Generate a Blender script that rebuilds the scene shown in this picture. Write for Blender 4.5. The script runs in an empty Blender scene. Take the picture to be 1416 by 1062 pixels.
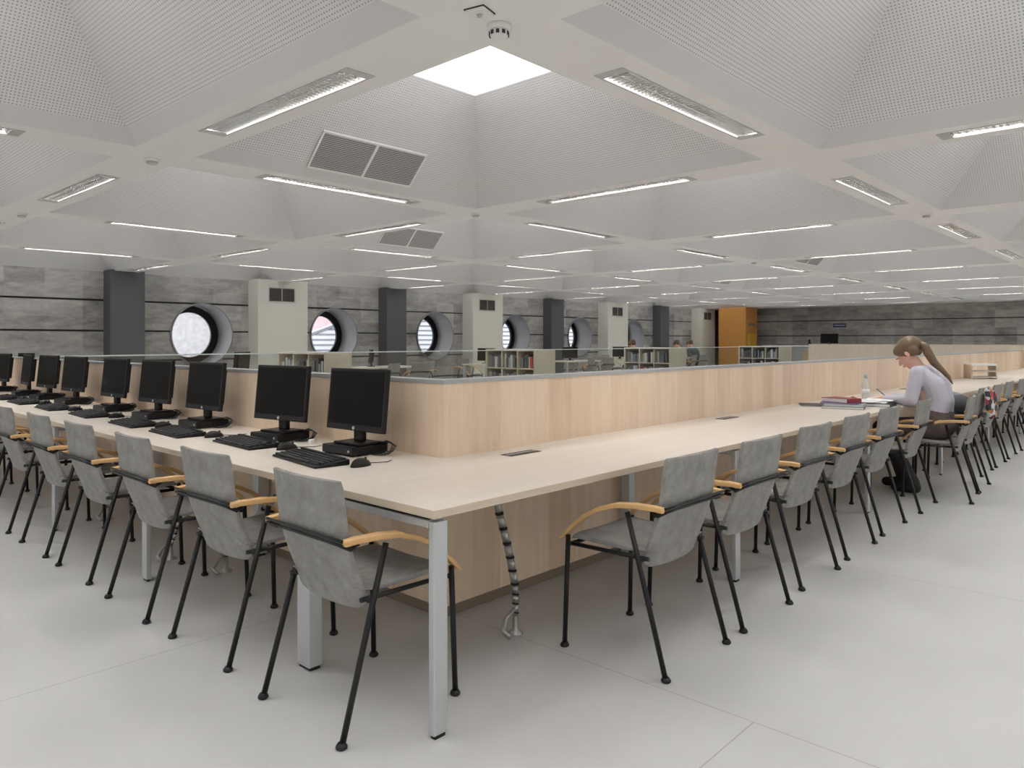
import bpy, bmesh, math, random
from mathutils import Vector, Matrix
random.seed(7)
PI = math.pi
S = bpy.context.scene
COL = S.collection

# ------------------------------------------------------------------ camera, world, exposure
EYE = 1.283
YAW = 0.7466
cam_d = bpy.data.cameras.new('camera'); cam = bpy.data.objects.new('camera', cam_d); COL.objects.link(cam)
cam.location = (0, 0, EYE); cam.rotation_euler = (PI/2, 0, YAW - PI/2)
cam_d.sensor_width = 36; cam_d.lens = 1027/1416*36; cam_d.shift_y = -60/1416
cam_d.clip_start = .05; cam_d.clip_end = 200
S.camera = cam
S.view_settings.view_transform = 'Standard'; S.view_settings.look = 'None'
S.view_settings.exposure = 0.46; S.view_settings.gamma = 1; S.view_settings.use_curve_mapping = False
w_ = bpy.data.worlds.new('overcast_sky'); S.world = w_; w_.use_nodes = True
bg = w_.node_tree.nodes['Background']; bg.inputs[0].default_value = (.97, .98, 1, 1); bg.inputs[1].default_value = 1.6
S.cycles.use_denoising = True
S.cycles.sample_clamp_indirect = 6
S.cycles.max_bounces = 8; S.cycles.diffuse_bounces = 5; S.cycles.transparent_max_bounces = 12
TUBE_POWER = 110.0      # radiance of the fluorescent tubes
SKY_POWER = 2.8       # radiance of the opal skylight panels

# ------------------------------------------------------------------ materials
def new_mat(name):
    m = bpy.data.materials.new(name); m.use_nodes = True
    return m, m.node_tree.nodes, m.node_tree.links, m.node_tree.nodes['Principled BSDF']
def mat(name, col, rough=.5, metal=0, spec=.5, noise=0, nscale=20, bump=0, bscale=80):
    m, N, L, b = new_mat(name)
    b.inputs['Base Color'].default_value = (*col, 1); b.inputs['Roughness'].default_value = rough
    b.inputs['Metallic'].default_value = metal; b.inputs['Specular IOR Level'].default_value = spec
    if noise or bump: tc = N.new('ShaderNodeTexCoord')
    if noise:
        n = N.new('ShaderNodeTexNoise'); n.inputs['Scale'].default_value = nscale; n.inputs['Detail'].default_value = 4
        L.new(tc.outputs['Object'], n.inputs['Vector'])
        mx = N.new('ShaderNodeMix'); mx.data_type = 'RGBA'
        mx.inputs[6].default_value = (*[c*(1-noise) for c in col], 1); mx.inputs[7].default_value = (*[min(1, c*(1+noise)) for c in col], 1)
        L.new(n.outputs[0], mx.inputs[0]); L.new(mx.outputs[2], b.inputs['Base Color'])
    if bump:
        n2 = N.new('ShaderNodeTexNoise'); n2.inputs['Scale'].default_value = bscale; L.new(tc.outputs['Object'], n2.inputs['Vector'])
        bp = N.new('ShaderNodeBump'); bp.inputs['Strength'].default_value = bump; bp.inputs['Distance'].default_value = .002
        L.new(n2.outputs[0], bp.inputs['Height']); L.new(bp.outputs[0], b.inputs['Normal'])
    return m
def emis(name, col, s):
    m, N, L, b = new_mat(name)
    b.inputs['Base Color'].default_value = (.8, .8, .8, 1)
    b.inputs['Emission Color'].default_value = (*col, 1); b.inputs['Emission Strength'].default_value = s
    return m
def maple(name, base, vary, axis, board, rough=.35, spec=.5):
    """maple boards: a colour step from board to board along `axis`, grain running across it"""
    m, N, L, b = new_mat(name)
    tc = N.new('ShaderNodeTexCoord'); sp = N.new('ShaderNodeSeparateXYZ'); L.new(tc.outputs['Object'], sp.inputs[0])
    def math_(op, a, v=None):
        n = N.new('ShaderNodeMath'); n.operation = op
        if isinstance(a, (int, float)): n.inputs[0].default_value = a
        else: L.new(a, n.inputs[0])
        if v is not None:
            if isinstance(v, (int, float)): n.inputs[1].default_value = v
            else: L.new(v, n.inputs[1])
        return n.outputs[0]
    if axis == 'XY': src = math_('ADD', sp.outputs[0], sp.outputs[1]); long_ = sp.outputs[2]
    elif axis == 'Y': src = sp.outputs[1]; long_ = sp.outputs[0]
    else: src = sp.outputs[0]; long_ = sp.outputs[1]
    k = math_('FLOOR', math_('DIVIDE', src, board))
    wn = N.new('ShaderNodeTexWhiteNoise'); wn.noise_dimensions = '1D'; L.new(k, wn.inputs['W'])
    cmb = N.new('ShaderNodeCombineXYZ')
    L.new(math_('MULTIPLY', src, 9), cmb.inputs[0]); L.new(math_('MULTIPLY', long_, 1.3), cmb.inputs[1]); L.new(math_('MULTIPLY', wn.outputs[0], 30), cmb.inputs[2])
    n = N.new('ShaderNodeTexNoise'); n.inputs['Scale'].default_value = 1.6; n.inputs['Detail'].default_value = 5; n.inputs['Distortion'].default_value = .8
    L.new(cmb.outputs[0], n.inputs['Vector'])
    cmb2 = N.new('ShaderNodeCombineXYZ')
    L.new(math_('MULTIPLY', src, 60), cmb2.inputs[0]); L.new(math_('MULTIPLY', long_, 2.5), cmb2.inputs[1]); L.new(k, cmb2.inputs[2])
    n2 = N.new('ShaderNodeTexNoise'); n2.inputs['Scale'].default_value = 1; n2.inputs['Detail'].default_value = 3
    L.new(cmb2.outputs[0], n2.inputs['Vector'])
    f = math_('ADD', math_('MULTIPLY', wn.outputs[0], .38), math_('ADD', math_('MULTIPLY', n.outputs[0], .75), math_('MULTIPLY', n2.outputs[0], .2)))
    r = N.new('ShaderNodeValToRGB'); L.new(f, r.inputs[0])
    r.color_ramp.elements[0].position = .35; r.color_ramp.elements[0].color = (*[c*v for c, v in zip(base, vary)], 1)
    r.color_ramp.elements[1].position = .95; r.color_ramp.elements[1].color = (*base, 1)
    L.new(r.outputs[0], b.inputs['Base Color']); b.inputs['Roughness'].default_value = rough; b.inputs['Specular IOR Level'].default_value = spec
    return m
def concrete_mat():
    m, N, L, b = new_mat('board_marked_concrete')
    tc = N.new('ShaderNodeTexCoord')
    def noise(s, sc, det=5, rough=.6):
        mp = N.new('ShaderNodeMapping'); mp.inputs['Scale'].default_value = sc; L.new(tc.outputs['Object'], mp.inputs[0])
        n = N.new('ShaderNodeTexNoise'); n.inputs['Scale'].default_value = s; n.inputs['Detail'].default_value = det; n.inputs['Roughness'].default_value = rough
        L.new(mp.outputs[0], n.inputs['Vector']); return n.outputs[0]
    a = noise(.8, (1, 1, 2)); c = noise(6, (.5, .5, 1.6), 6, .7); d = noise(30, (1, 1, 1), 3)
    def mm(op, x, y):
        n = N.new('ShaderNodeMath'); n.operation = op
        for i, v in enumerate((x, y)):
            if isinstance(v, (int, float)): n.inputs[i].default_value = v
            else: L.new(v, n.inputs[i])
        return n.outputs[0]
    # each cast block takes a slightly different tone
    sp = N.new('ShaderNodeSeparateXYZ'); L.new(tc.outputs['Object'], sp.inputs[0])
    bx_ = mm('FLOOR', mm('DIVIDE', mm('ADD', sp.outputs[0], sp.outputs[1]), .62), 0); bz = mm('FLOOR', mm('DIVIDE', sp.outputs[2], .575), 0)
    cb = N.new('ShaderNodeCombineXYZ'); L.new(bx_, cb.inputs[0]); L.new(bz, cb.inputs[1])
    wn = N.new('ShaderNodeTexWhiteNoise'); wn.noise_dimensions = '2D'; L.new(cb.outputs[0], wn.inputs['Vector'])
    f = mm('ADD', mm('ADD', mm('MULTIPLY', a, .45), mm('MULTIPLY', c, .62)), mm('ADD', mm('MULTIPLY', d, .1), mm('MULTIPLY', wn.outputs[0], .20)))
    r = N.new('ShaderNodeValToRGB'); L.new(f, r.inputs[0])
    r.color_ramp.elements[0].position = .48; r.color_ramp.elements[0].color = (.19, .182, .168, 1)
    r.color_ramp.elements[1].position = .88; r.color_ramp.elements[1].color = (.49, .472, .44, 1)
    L.new(r.outputs[0], b.inputs['Base Color']); b.inputs['Roughness'].default_value = .8
    bp = N.new('ShaderNodeBump'); bp.inputs['Strength'].default_value = .4; bp.inputs['Distance'].default_value = .01
    L.new(c, bp.inputs['Height']); L.new(bp.outputs[0], b.inputs['Normal'])
    return m
def perforated_mat():
    """white acoustic board, round holes on a 20 mm grid laid out in metres through the UV map"""
    m, N, L, b = new_mat('perforated_board')
    uv = N.new('ShaderNodeUVMap'); uv.uv_map = 'UVMap'
    vm = N.new('ShaderNodeVectorMath'); vm.operation = 'SCALE'; vm.inputs['Scale'].default_value = 1/.020; L.new(uv.outputs[0], vm.inputs[0])
    fr = N.new('ShaderNodeVectorMath'); fr.operation = 'FRACTION'; L.new(vm.outputs[0], fr.inputs[0])
    sb = N.new('ShaderNodeVectorMath'); sb.operation = 'SUBTRACT'; sb.inputs[1].default_value = (.5, .5, 0); L.new(fr.outputs[0], sb.inputs[0])
    ln = N.new('ShaderNodeVectorMath'); ln.operation = 'LENGTH'; L.new(sb.outputs[0], ln.inputs[0])
    rp = N.new('ShaderNodeMapRange'); rp.inputs[1].default_value = .17; rp.inputs[2].default_value = .26; rp.inputs[3].default_value = 0; rp.inputs[4].default_value = 1
    L.new(ln.outputs['Value'], rp.inputs[0])
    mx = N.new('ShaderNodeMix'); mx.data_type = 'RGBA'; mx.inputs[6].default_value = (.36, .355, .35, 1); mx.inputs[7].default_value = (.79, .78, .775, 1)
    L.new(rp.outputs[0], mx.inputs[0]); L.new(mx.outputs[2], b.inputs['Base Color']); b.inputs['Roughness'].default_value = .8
    return m
def floor_mat():
    m, N, L, b = new_mat('pale_linoleum')
    tc = N.new('ShaderNodeTexCoord')
    n = N.new('ShaderNodeTexNoise'); n.inputs['Scale'].default_value = 1.1; n.inputs['Detail'].default_value = 7; n.inputs['Roughness'].default_value = .65
    L.new(tc.outputs['Object'], n.inputs['Vector'])
    r = N.new('ShaderNodeValToRGB'); L.new(n.outputs[0], r.inputs[0])
    r.color_ramp.elements[0].position = .3; r.color_ramp.elements[0].color = (.535, .53, .51, 1)
    r.color_ramp.elements[1].position = .7; r.color_ramp.elements[1].color = (.60, .593, .57, 1)
    # welded seams between the sheets: lines x = 2.385 + 2k and y = 1.10 + 4k
    sp = N.new('ShaderNodeSeparateXYZ'); L.new(tc.outputs['Object'], sp.inputs[0])
    def seam(sock, off, per):
        a = N.new('ShaderNodeMath'); a.operation = 'SUBTRACT'; L.new(sock, a.inputs[0]); a.inputs[1].default_value = off
        c = N.new('ShaderNodeMath'); c.operation = 'PINGPONG'; L.new(a.outputs[0], c.inputs[0]); c.inputs[1].default_value = per/2
        d = N.new('ShaderNodeMath'); d.operation = 'LESS_THAN'; L.new(c.outputs[0], d.inputs[0]); d.inputs[1].default_value = .0028
        return d.outputs[0]
    s1 = seam(sp.outputs[0], 2.385, 2.0); s2 = seam(sp.outputs[1], 1.10, 2.03)
    lt = N.new('ShaderNodeMath'); lt.operation = 'LESS_THAN'; L.new(sp.outputs[0], lt.inputs[0]); lt.inputs[1].default_value = 2.385
    an = N.new('ShaderNodeMath'); an.operation = 'MULTIPLY'; L.new(s2, an.inputs[0]); L.new(lt.outputs[0], an.inputs[1])
    mxm = N.new('ShaderNodeMath'); mxm.operation = 'MAXIMUM'; L.new(s1, mxm.inputs[0]); L.new(an.outputs[0], mxm.inputs[1])
    ml = N.new('ShaderNodeMath'); ml.operation = 'MULTIPLY'; L.new(mxm.outputs[0], ml.inputs[0]); ml.inputs[1].default_value = .6
    mx = N.new('ShaderNodeMix'); mx.data_type = 'RGBA'; mx.inputs[7].default_value = (.3, .29, .27, 1)
    L.new(ml.outputs[0], mx.inputs[0]); L.new(r.outputs[0], mx.inputs[6]); L.new(mx.outputs[2], b.inputs['Base Color'])
    b.inputs['Roughness'].default_value = .42; b.inputs['Specular IOR Level'].default_value = .35
    return m
def felt_mat(name, lo, hi):
    m, N, L, b = new_mat(name)
    tc = N.new('ShaderNodeTexCoord')
    n = N.new('ShaderNodeTexNoise'); n.inputs['Scale'].default_value = 14; n.inputs['Detail'].default_value = 8; n.inputs['Roughness'].default_value = .75
    L.new(tc.outputs['Object'], n.inputs['Vector'])
    r = N.new('ShaderNodeValToRGB'); L.new(n.outputs[0], r.inputs[0])
    r.color_ramp.elements[0].position = .35; r.color_ramp.elements[0].color = (*lo, 1)
    r.color_ramp.elements[1].position = .66; r.color_ramp.elements[1].color = (*hi, 1)
    L.new(r.outputs[0], b.inputs['Base Color']); b.inputs['Roughness'].default_value = .9; b.inputs['Specular IOR Level'].default_value = .2
    return m
def glass_mat(name, tint, gloss=.08):
    m, N, L, b = new_mat(name); N.remove(b)
    t = N.new('ShaderNodeBsdfTransparent'); t.inputs[0].default_value = (*tint, 1)
    g = N.new('ShaderNodeBsdfGlossy'); g.inputs[1].default_value = .03
    mx = N.new('ShaderNodeMixShader'); mx.inputs[0].default_value = gloss
    L.new(t.outputs[0], mx.inputs[1]); L.new(g.outputs[0], mx.inputs[2]); L.new(mx.outputs[0], N['Material Output'].inputs[0])
    return m

M = {}
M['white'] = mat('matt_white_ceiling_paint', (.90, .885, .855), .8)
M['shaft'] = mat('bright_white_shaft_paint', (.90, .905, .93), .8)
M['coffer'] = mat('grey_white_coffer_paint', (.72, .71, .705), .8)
M['perf'] = perforated_mat()
M['floor'] = floor_mat()
M['concrete'] = concrete_mat()
M['joint'] = mat('dark_joint', (.05, .05, .05), .9)
M['dark_col'] = mat('dark_grey_paint', (.085, .087, .092), .6)
M['cream'] = mat('cream_paint', (.70, .68, .60), .7)
M['maple_v'] = maple('maple_panel', (.86, .69, .525), (.80, .73, .66), 'XY', .19, .38)
M['maple_top'] = maple('maple_worktop', (.81, .735, .645), (.93, .895, .85), 'Y', .24, .33)  # paler than the panels: ceiling sheen put into the base colour
M['maple_pale'] = maple('pale_maple_panel', (.68, .60, .49), (.9, .88, .84), 'XY', .4, .5)
M['edge'] = mat('maple_edge_band', (.62, .52, .39), .45)
M['cap'] = mat('grey_metal_cap', (.42, .43, .43), .4, .3)
M['alu'] = mat('silver_painted_steel', (.56, .57, .58), .35, .6)
M['black_metal'] = mat('black_powder_coat', (.009, .009, .009), .4, spec=.3)
M['black'] = mat('black_plastic', (.010, .009, .009), .4, spec=.25)
M['screen'] = mat('dark_screen', (.007, .006, .005), .6, spec=.12)
M['keys'] = mat('black_key_plastic', (.02, .02, .022), .5)
M['light_sticker'] = mat('pale_grey_label', (.5, .5, .5), .4)
M['felt'] = felt_mat('grey_felt', (.225, .217, .202), (.345, .334, .314))
M['felt_dark'] = felt_mat('dark_grey_felt', (.09, .095, .10), (.14, .145, .15))
M['beech'] = mat('beech_wood', (.66, .40, .17), .4, noise=.1, nscale=12)
M['chrome'] = mat('brushed_reflector', (.80, .80, .79), .28, 1.0)
M['louvre'] = mat('louvre_blade', (.45, .45, .44), .22, .8)
M['lum_frame'] = mat('luminaire_frame', (.55, .55, .54), .4, .2)
M['tube'] = emis('fluorescent_tube', (1, .97, .92), TUBE_POWER)
M['sky'] = emis('opal_skylight', (.97, .98, 1), SKY_POWER)
M['grille'] = mat('grey_grille_blades', (.52, .51, .49), .5)
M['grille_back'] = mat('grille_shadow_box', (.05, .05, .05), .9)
M['glass'] = glass_mat('screen_glass', (.80, .84, .82), .07)
M['glass_edge'] = mat('polished_glass_edge', (.62, .68, .65), .3)
M['pane'] = glass_mat('window_glass', (.96, .97, .97), .05)
M['tinted'] = glass_mat('daylight_dimming_glass', (.62, .62, .62), .05)  # tint invented to cut the daylight from the added ribbon windows
M['tube_grey'] = mat('window_tube_grey', (.22, .22, .225), .35)
M['orange'] = mat('orange_paint', (.52, .24, .055), .5)
M['yellow'] = mat('yellow_paint', (.62, .37, .03), .5)
M['blue'] = mat('dark_blue_sign', (.04, .05, .14), .5)
M['paper'] = mat('white_paper', (.85, .85, .84), .7)
M['snow'] = mat('snow', (.82, .84, .87), .9)
M['bounce_ground'] = mat('low_bounce_ground', (.30, .30, .295), .7)  # unseen outdoor ground, grey chosen to limit bounce onto the ceiling
M['facade'] = mat('white_cladding', (.75, .76, .78), .8)
M['rib'] = mat('grey_cladding_rib', (.22, .23, .27), .8)
M['pink'] = mat('pink_roof', (.70, .46, .50), .8, noise=.25, nscale=6)
M['bark'] = mat('grey_bark', (.16, .15, .15), .9)
M['cable_link'] = mat('silver_cable_link', (.45, .44, .42), .35, .7)
M['cable_black'] = mat('black_cable', (.02, .02, .02), .5)
M['base_dark'] = mat('brown_plinth', (.22, .17, .12), .6)

# ------------------------------------------------------------------ mesh helpers
def box(bm, x0, x1, y0, y1, z0, z1, mi=0):
    vs = [bm.verts.new(p) for p in ((x0,y0,z0),(x1,y0,z0),(x1,y1,z0),(x0,y1,z0),(x0,y0,z1),(x1,y0,z1),(x1,y1,z1),(x0,y1,z1))]
    for f in ((3,2,1,0),(4,5,6,7),(0,1,5,4),(1,2,6,5),(2,3,7,6),(3,0,4,7)):
        fc = bm.faces.new([vs[i] for i in f]); fc.material_index = mi
    return vs
def quad(bm, pts, mi=0):
    f = bm.faces.new([bm.verts.new(p) for p in pts]); f.material_index = mi; return f
def tube(bm, pts, r, seg=10, mi=0, caps=True, smooth=True, flat=1.0):
    pts = [Vector(p) for p in pts]; n = len(pts)
    rs = r if isinstance(r, (list, tuple)) else [r]*n
    rings = []; up = None
    for i, p in enumerate(pts):
        d = (pts[min(i+1, n-1)] - pts[max(i-1, 0)]).normalized()
        if up is None: up = Vector((0,0,1)) if abs(d.z) < .9 else Vector((1,0,0))
        s = d.cross(up).normalized(); u = s.cross(d).normalized(); up = u
        rings.append([bm.verts.new(p + rs[i]*(math.cos(2*PI*k/seg)*s + flat*math.sin(2*PI*k/seg)*u)) for k in range(seg)])
    for a, b in zip(rings, rings[1:]):
        for k in range(seg):
            f = bm.faces.new((a[k], a[(k+1) % seg], b[(k+1) % seg], b[k])); f.material_index = mi; f.smooth = smooth
    if caps:
        f = bm.faces.new(list(reversed(rings[0]))); f.material_index = mi
        f = bm.faces.new(rings[-1]); f.material_index = mi
def ribbon(bm, pts, half_w, th, mi=0, axis=Vector((1,0,0))):
    """rectangular section swept along pts; width along axis, thickness square to the path"""
    pts = [Vector(p) for p in pts]; n = len(pts); rings = []
    hw = half_w if isinstance(half_w, (list, tuple)) else [half_w]*n
    t_ = th if isinstance(th, (list, tuple)) else [th]*n
    for i, p in enumerate(pts):
        d = (pts[min(i+1, n-1)] - pts[max(i-1, 0)]).normalized(); nn = axis.cross(d).normalized()
        rings.append([bm.verts.new(p + a*axis*hw[i] + b*nn*t_[i]/2) for a, b in ((-1,-1),(1,-1),(1,1),(-1,1))])
    for a, b in zip(rings, rings[1:]):
        for k in range(4):
            f = bm.faces.new((a[k], a[(k+1) % 4], b[(k+1) % 4], b[k])); f.material_index = mi
    bm.faces.new(list(reversed(rings[0]))); bm.faces.new(rings[-1])
def lathe(bm, prof, seg=20, c=(0,0,0), mi=0, smooth=True):
    rings = [[bm.verts.new((c[0]+r*math.cos(2*PI*k/seg), c[1]+r*math.sin(2*PI*k/seg), c[2]+z)) for k in range(seg)] for r, z in prof]
    for a, b in zip(rings, rings[1:]):
        for k in range(seg):
            f = bm.faces.new((a[k], a[(k+1) % seg], b[(k+1) % seg], b[k])); f.material_index = mi; f.smooth = smooth
    bm.faces.new(list(reversed(rings[0]))).material_index = mi; bm.faces.new(rings[-1]).material_index = mi
def link(name, me, parent=None):
    o = bpy.data.objects.new(name, me); COL.objects.link(o)
    if parent is not None: o.parent = parent
    return o
def obj(name, bm, mats, parent=None, bevel=0, bseg=2, sub=0, recalc=True):
    if recalc: bmesh.ops.recalc_face_normals(bm, faces=bm.faces)
    me = bpy.data.meshes.new(name); bm.to_mesh(me); bm.free()
    for m in (mats if isinstance(mats, (list, tuple)) else [mats]): me.materials.append(m)
    o = link(name, me, parent)
    if bevel:
        b = o.modifiers.new('bevel', 'BEVEL'); b.width = bevel; b.segments = bseg; b.limit_method = 'ANGLE'; b.angle_limit = .6
    if sub:
        s = o.modifiers.new('sub', 'SUBSURF'); s.levels = sub; s.render_levels = sub
    return o
def tag(o, label, cat, group=None):
    o['label'] = label; o['category'] = cat
    if group: o['group'] = group
    return o
def struct(o, label=None):
    o['kind'] = 'structure'
    if label: o['label'] = label
    return o
def thing(name, label, cat, loc=(0,0,0), rz=0, group=None):
    o = bpy.data.objects.new(name, None); COL.objects.link(o); o.empty_display_size = .1
    o.location = loc; o.rotation_euler = (0, 0, rz)
    return tag(o, label, cat, group)
KIDS = {}
def kids(o):
    return [c for c in bpy.data.objects if c.parent == o]
def dup(root, loc, rz, label, group=None, skip=()):
    def rec(o, par):
        c = o.copy(); COL.objects.link(c)
        if par is not None: c.parent = par
        if o.name not in KIDS: KIDS[o.name] = kids(o)
        for ch in KIDS[o.name]:
            if ch.name.split('.')[0] in skip: continue
            rec(ch, c)
        return c
    r = rec(root, None); r.location = loc; r.rotation_euler = (0, 0, rz); r['label'] = label
    if group: r['group'] = group
    return r
def baked(o):
    """replace an object's mesh by its evaluated (modifiers applied) mesh"""
    dg = bpy.context.evaluated_depsgraph_get(); dg.update()
    me = bpy.data.meshes.new_from_object(o.evaluated_get(dg)); me.name = o.name
    o.modifiers.clear(); o.data = me
    return o
def xy(px, py, z):
    """ground position under a sight line, used only to keep measured places readable"""
    f = 1027.; d = (EYE - z)*f/(py - 471.); l = (px - 708.)/f*d
    return d*math.cos(YAW) + l*math.sin(YAW), d*math.sin(YAW) - l*math.cos(YAW)

# ------------------------------------------------------------------ room constants
PX, PY = 3.193, 3.334          # coffer pitch
GX, GY = 2.140, 2.096          # centre of the crossing nearest the corner of the desks
BW = .398                      # width of the ceiling bands
CZ = 2.583                     # ceiling height
WALL_Y, WALL_X = 15.15, 29.1   # window wall, far wall
IX = range(-2, 8); JY = range(-2, 4)
X_MIN, Y_MIN = GX - 2*PX, GY - 2*PY
X_LAST = GX + 8*PX             # last band; flat ceiling from there to the far wall

# ------------------------------------------------------------------ floor and ceiling
bm = bmesh.new(); quad(bm, ((X_MIN-.2, Y_MIN-.2, 0), (WALL_X+.3, Y_MIN-.2, 0), (WALL_X+.3, WALL_Y+.8, 0), (X_MIN-.2, WALL_Y+.8, 0)))
struct(obj('floor', bm, M['floor'], recalc=False))

LL, LW = 1.58, .165            # luminaire length and width
bm = bmesh.new()
def cq(x0, x1, y0, y1):
    if x1 - x0 > 1e-4 and y1 - y0 > 1e-4: quad(bm, ((x0,y0,CZ),(x0,y1,CZ),(x1,y1,CZ),(x1,y0,CZ)))
h2 = BW/2
def clipy(v): return min(max(v, Y_MIN - h2), WALL_Y)
lum_spots = []
for j in range(-2, 5):
    yb = GY + j*PY
    for i in range(-2, 9):
        xb = GX + i*PX
        cq(xb-h2, xb+h2, clipy(yb-h2), clipy(yb+h2))                       # crossing
        if i < 8 and j < 4:                                                # band along X, with an opening for the luminaire
            xa, xc = xb+h2, xb+PX-h2; xm = xb+PX/2
            cq(xa, xm-LL/2, yb-h2, yb+h2); cq(xm+LL/2, xc, yb-h2, yb+h2)
            cq(xm-LL/2, xm+LL/2, yb-h2, yb-LW/2); cq(xm-LL/2, xm+LL/2, yb+LW/2, yb+h2)
            lum_spots.append((xm, yb, 0))
        if j < 4:                                                          # band along Y
            ya, yc = yb+h2, min(yb+PY-h2, WALL_Y); ym = yb+PY/2
            cq(xb-h2, xb+h2, ya, ym-LL/2); cq(xb-h2, xb+h2, ym+LL/2, yc)
            cq(xb-h2, xb-LW/2, ym-LL/2, ym+LL/2); cq(xb+LW/2, xb+h2, ym-LL/2, ym+LL/2)
            lum_spots.append((xb, ym, 1))
cq(X_LAST+h2, WALL_X, Y_MIN-h2, WALL_Y)
ceil = struct(obj('ceiling', bm, M['white'], recalc=False))

# one coffer: 45 degree pyramid, plain margin then perforated boards, opal skylight at its top
SKH = .76
def coffer_mesh(dy):
    hx, hy = (PX-BW)/2, dy/2
    b = bmesh.new(); uvl = b.loops.layers.uv.new('UVMap')
    def ring(t): return [(-hx+t, -hy+t, t), (hx-t, -hy+t, t), (hx-t, hy-t, t), (-hx+t, hy-t, t)]
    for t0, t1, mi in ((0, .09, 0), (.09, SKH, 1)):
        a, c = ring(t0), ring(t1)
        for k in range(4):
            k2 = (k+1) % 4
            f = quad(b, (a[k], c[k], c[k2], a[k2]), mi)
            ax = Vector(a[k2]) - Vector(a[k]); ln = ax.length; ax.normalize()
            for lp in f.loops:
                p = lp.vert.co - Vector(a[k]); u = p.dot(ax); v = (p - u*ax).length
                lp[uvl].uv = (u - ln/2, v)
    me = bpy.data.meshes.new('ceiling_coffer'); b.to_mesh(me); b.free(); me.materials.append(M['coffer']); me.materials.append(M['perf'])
    r = ring(SKH); SH = .5; r2_ = [(x, y, SKH+SH) for x, y, z in r]
    sh_ = bmesh.new()
    for k in range(4): quad(sh_, (r[k], r2_[k], r2_[(k+1) % 4], r[(k+1) % 4]))
    shm = bpy.data.meshes.new('skylight_shaft'); sh_.to_mesh(shm); sh_.free(); shm.materials.append(M['shaft'])
    b = bmesh.new(); quad(b, (r2_[0], r2_[3], r2_[2], r2_[1]))
    sk = bpy.data.meshes.new('skylight'); b.to_mesh(sk); b.free(); sk.materials.append(M['sky'])
    return me, sk, shm
cm, sm_, sh1 = coffer_mesh(PY-BW)
last_dy = WALL_Y - (GY+3*PY+h2)
cm2, sm2, sh2 = coffer_mesh(last_dy)
for i in range(-2, 8):
    for j in range(-2, 4):
        y_c = GY + j*PY + PY/2 if j < 3 else GY+3*PY+h2 + last_dy/2
        o = link('ceiling_coffer', cm if j < 3 else cm2); o.location = (GX + i*PX + PX/2, y_c, CZ); struct(o)
        s = link('skylight', sm_ if j < 3 else sm2, o); s['kind'] = 'structure'
        s = link('skylight_shaft', sh1 if j < 3 else sh2, o); s['kind'] = 'structure'
# unseen slab added above everything to block the sky's light
bm = bmesh.new(); box(bm, X_MIN-.6, WALL_X+.6, Y_MIN-.6, WALL_Y+.7, 3.95, 4.15); struct(obj('sky_blocking_slab', bm, M['white']))

# ------------------------------------------------------------------ luminaires
def make_luminaire():
    t = thing('ceiling_light', '', 'ceiling light')
    b = bmesh.new(); fw = .012
    for s in (-1, 1):
        box(b, -LL/2, LL/2, s*(LW/2-fw/2)-fw/2, s*(LW/2-fw/2)+fw/2, -.004, .012)
        box(b, s*(LL/2-.03)-.03, s*(LL/2-.03)+.03, -LW/2+fw, LW/2-fw, -.004, .004)
    obj('frame', b, M['lum_frame'], t)
    b = bmesh.new(); x, y = LL/2-.001, LW/2-.001
    a = [(-x,-y,.004),(x,-y,.004),(x,y,.004),(-x,y,.004)]; c = [(-x,-y*.8,.085),(x,-y*.8,.085),(x,y*.8,.085),(-x,y*.8,.085)]
    for k in range(4): quad(b, (a[k], c[k], c[(k+1) % 4], a[(k+1) % 4]))
    quad(b, (c[0], c[3], c[2], c[1])); obj('reflector', b, M['chrome'], t)
    for s in (-1, 1):
        b = bmesh.new(); tube(b, ((-LL/2+.07, s*.036, .055), (LL/2-.07, s*.036, .055)), .009, 8); obj('fluorescent_tube', b, M['tube'], t)
    b = bmesh.new(); n = 40
    for k in range(n):
        xx = -LL/2+.07 + (LL-.14)*k/(n-1)
        yv = LW/2-.014
        for sg in (-1, 1):
            quad(b, ((xx+sg*.001, -yv, .003), (xx+sg*.001, yv, .003), (xx+sg*.010, yv, .044), (xx+sg*.010, -yv, .044)))
        quad(b, ((xx-.001, -yv, .003), (xx-.001, yv, .003), (xx+.001, yv, .003), (xx+.001, -yv, .003)))
    box(b, -LL/2+.06, LL/2-.06, -.003, .003, .002, .036)
    obj('louvre', b, M['louvre'], t)
    return t
COS, SIN = math.cos(YAW), math.sin(YAW)
def in_view(x, y, m=0.25):
    d = x*COS + y*SIN; l = x*SIN - y*COS
    return d > .2 and abs(l/d) < .69 + m and (CZ-EYE)/d < .46 + m
lum0 = None
def rank(n):
    ws = 'first second third fourth fifth sixth seventh eighth ninth tenth eleventh twelfth thirteenth fourteenth fifteenth sixteenth seventeenth'.split()
    return ws[n]
lum_spots.sort(key=lambda s: s[0]**2 + s[1]**2)
cnt = {}
for x, y, k in lum_spots:
    if y > WALL_Y - .3 and k == 0: continue
    row = round((y-GY)/PY) if k == 0 else round((x-GX)/PX)
    place = 'rightward' if k == 0 else 'leftward'
    key = (k, row); cnt[key] = cnt.get(key, 0)
    lab = 'louvred strip light, %s nearest in the %s %s ceiling band' % (rank(cnt[key]), rank(row+2), place)
    cnt[key] += 1
    if lum0 is None:
        lum0 = make_luminaire(); lum0['label'] = lab; lum0['group'] = 'recessed strip lights in the ceiling bands'; lum0.location = (x, y, CZ); lum0.rotation_euler.z = k*PI/2
    else: dup(lum0, (x, y, CZ), k*PI/2, lab)

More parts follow.
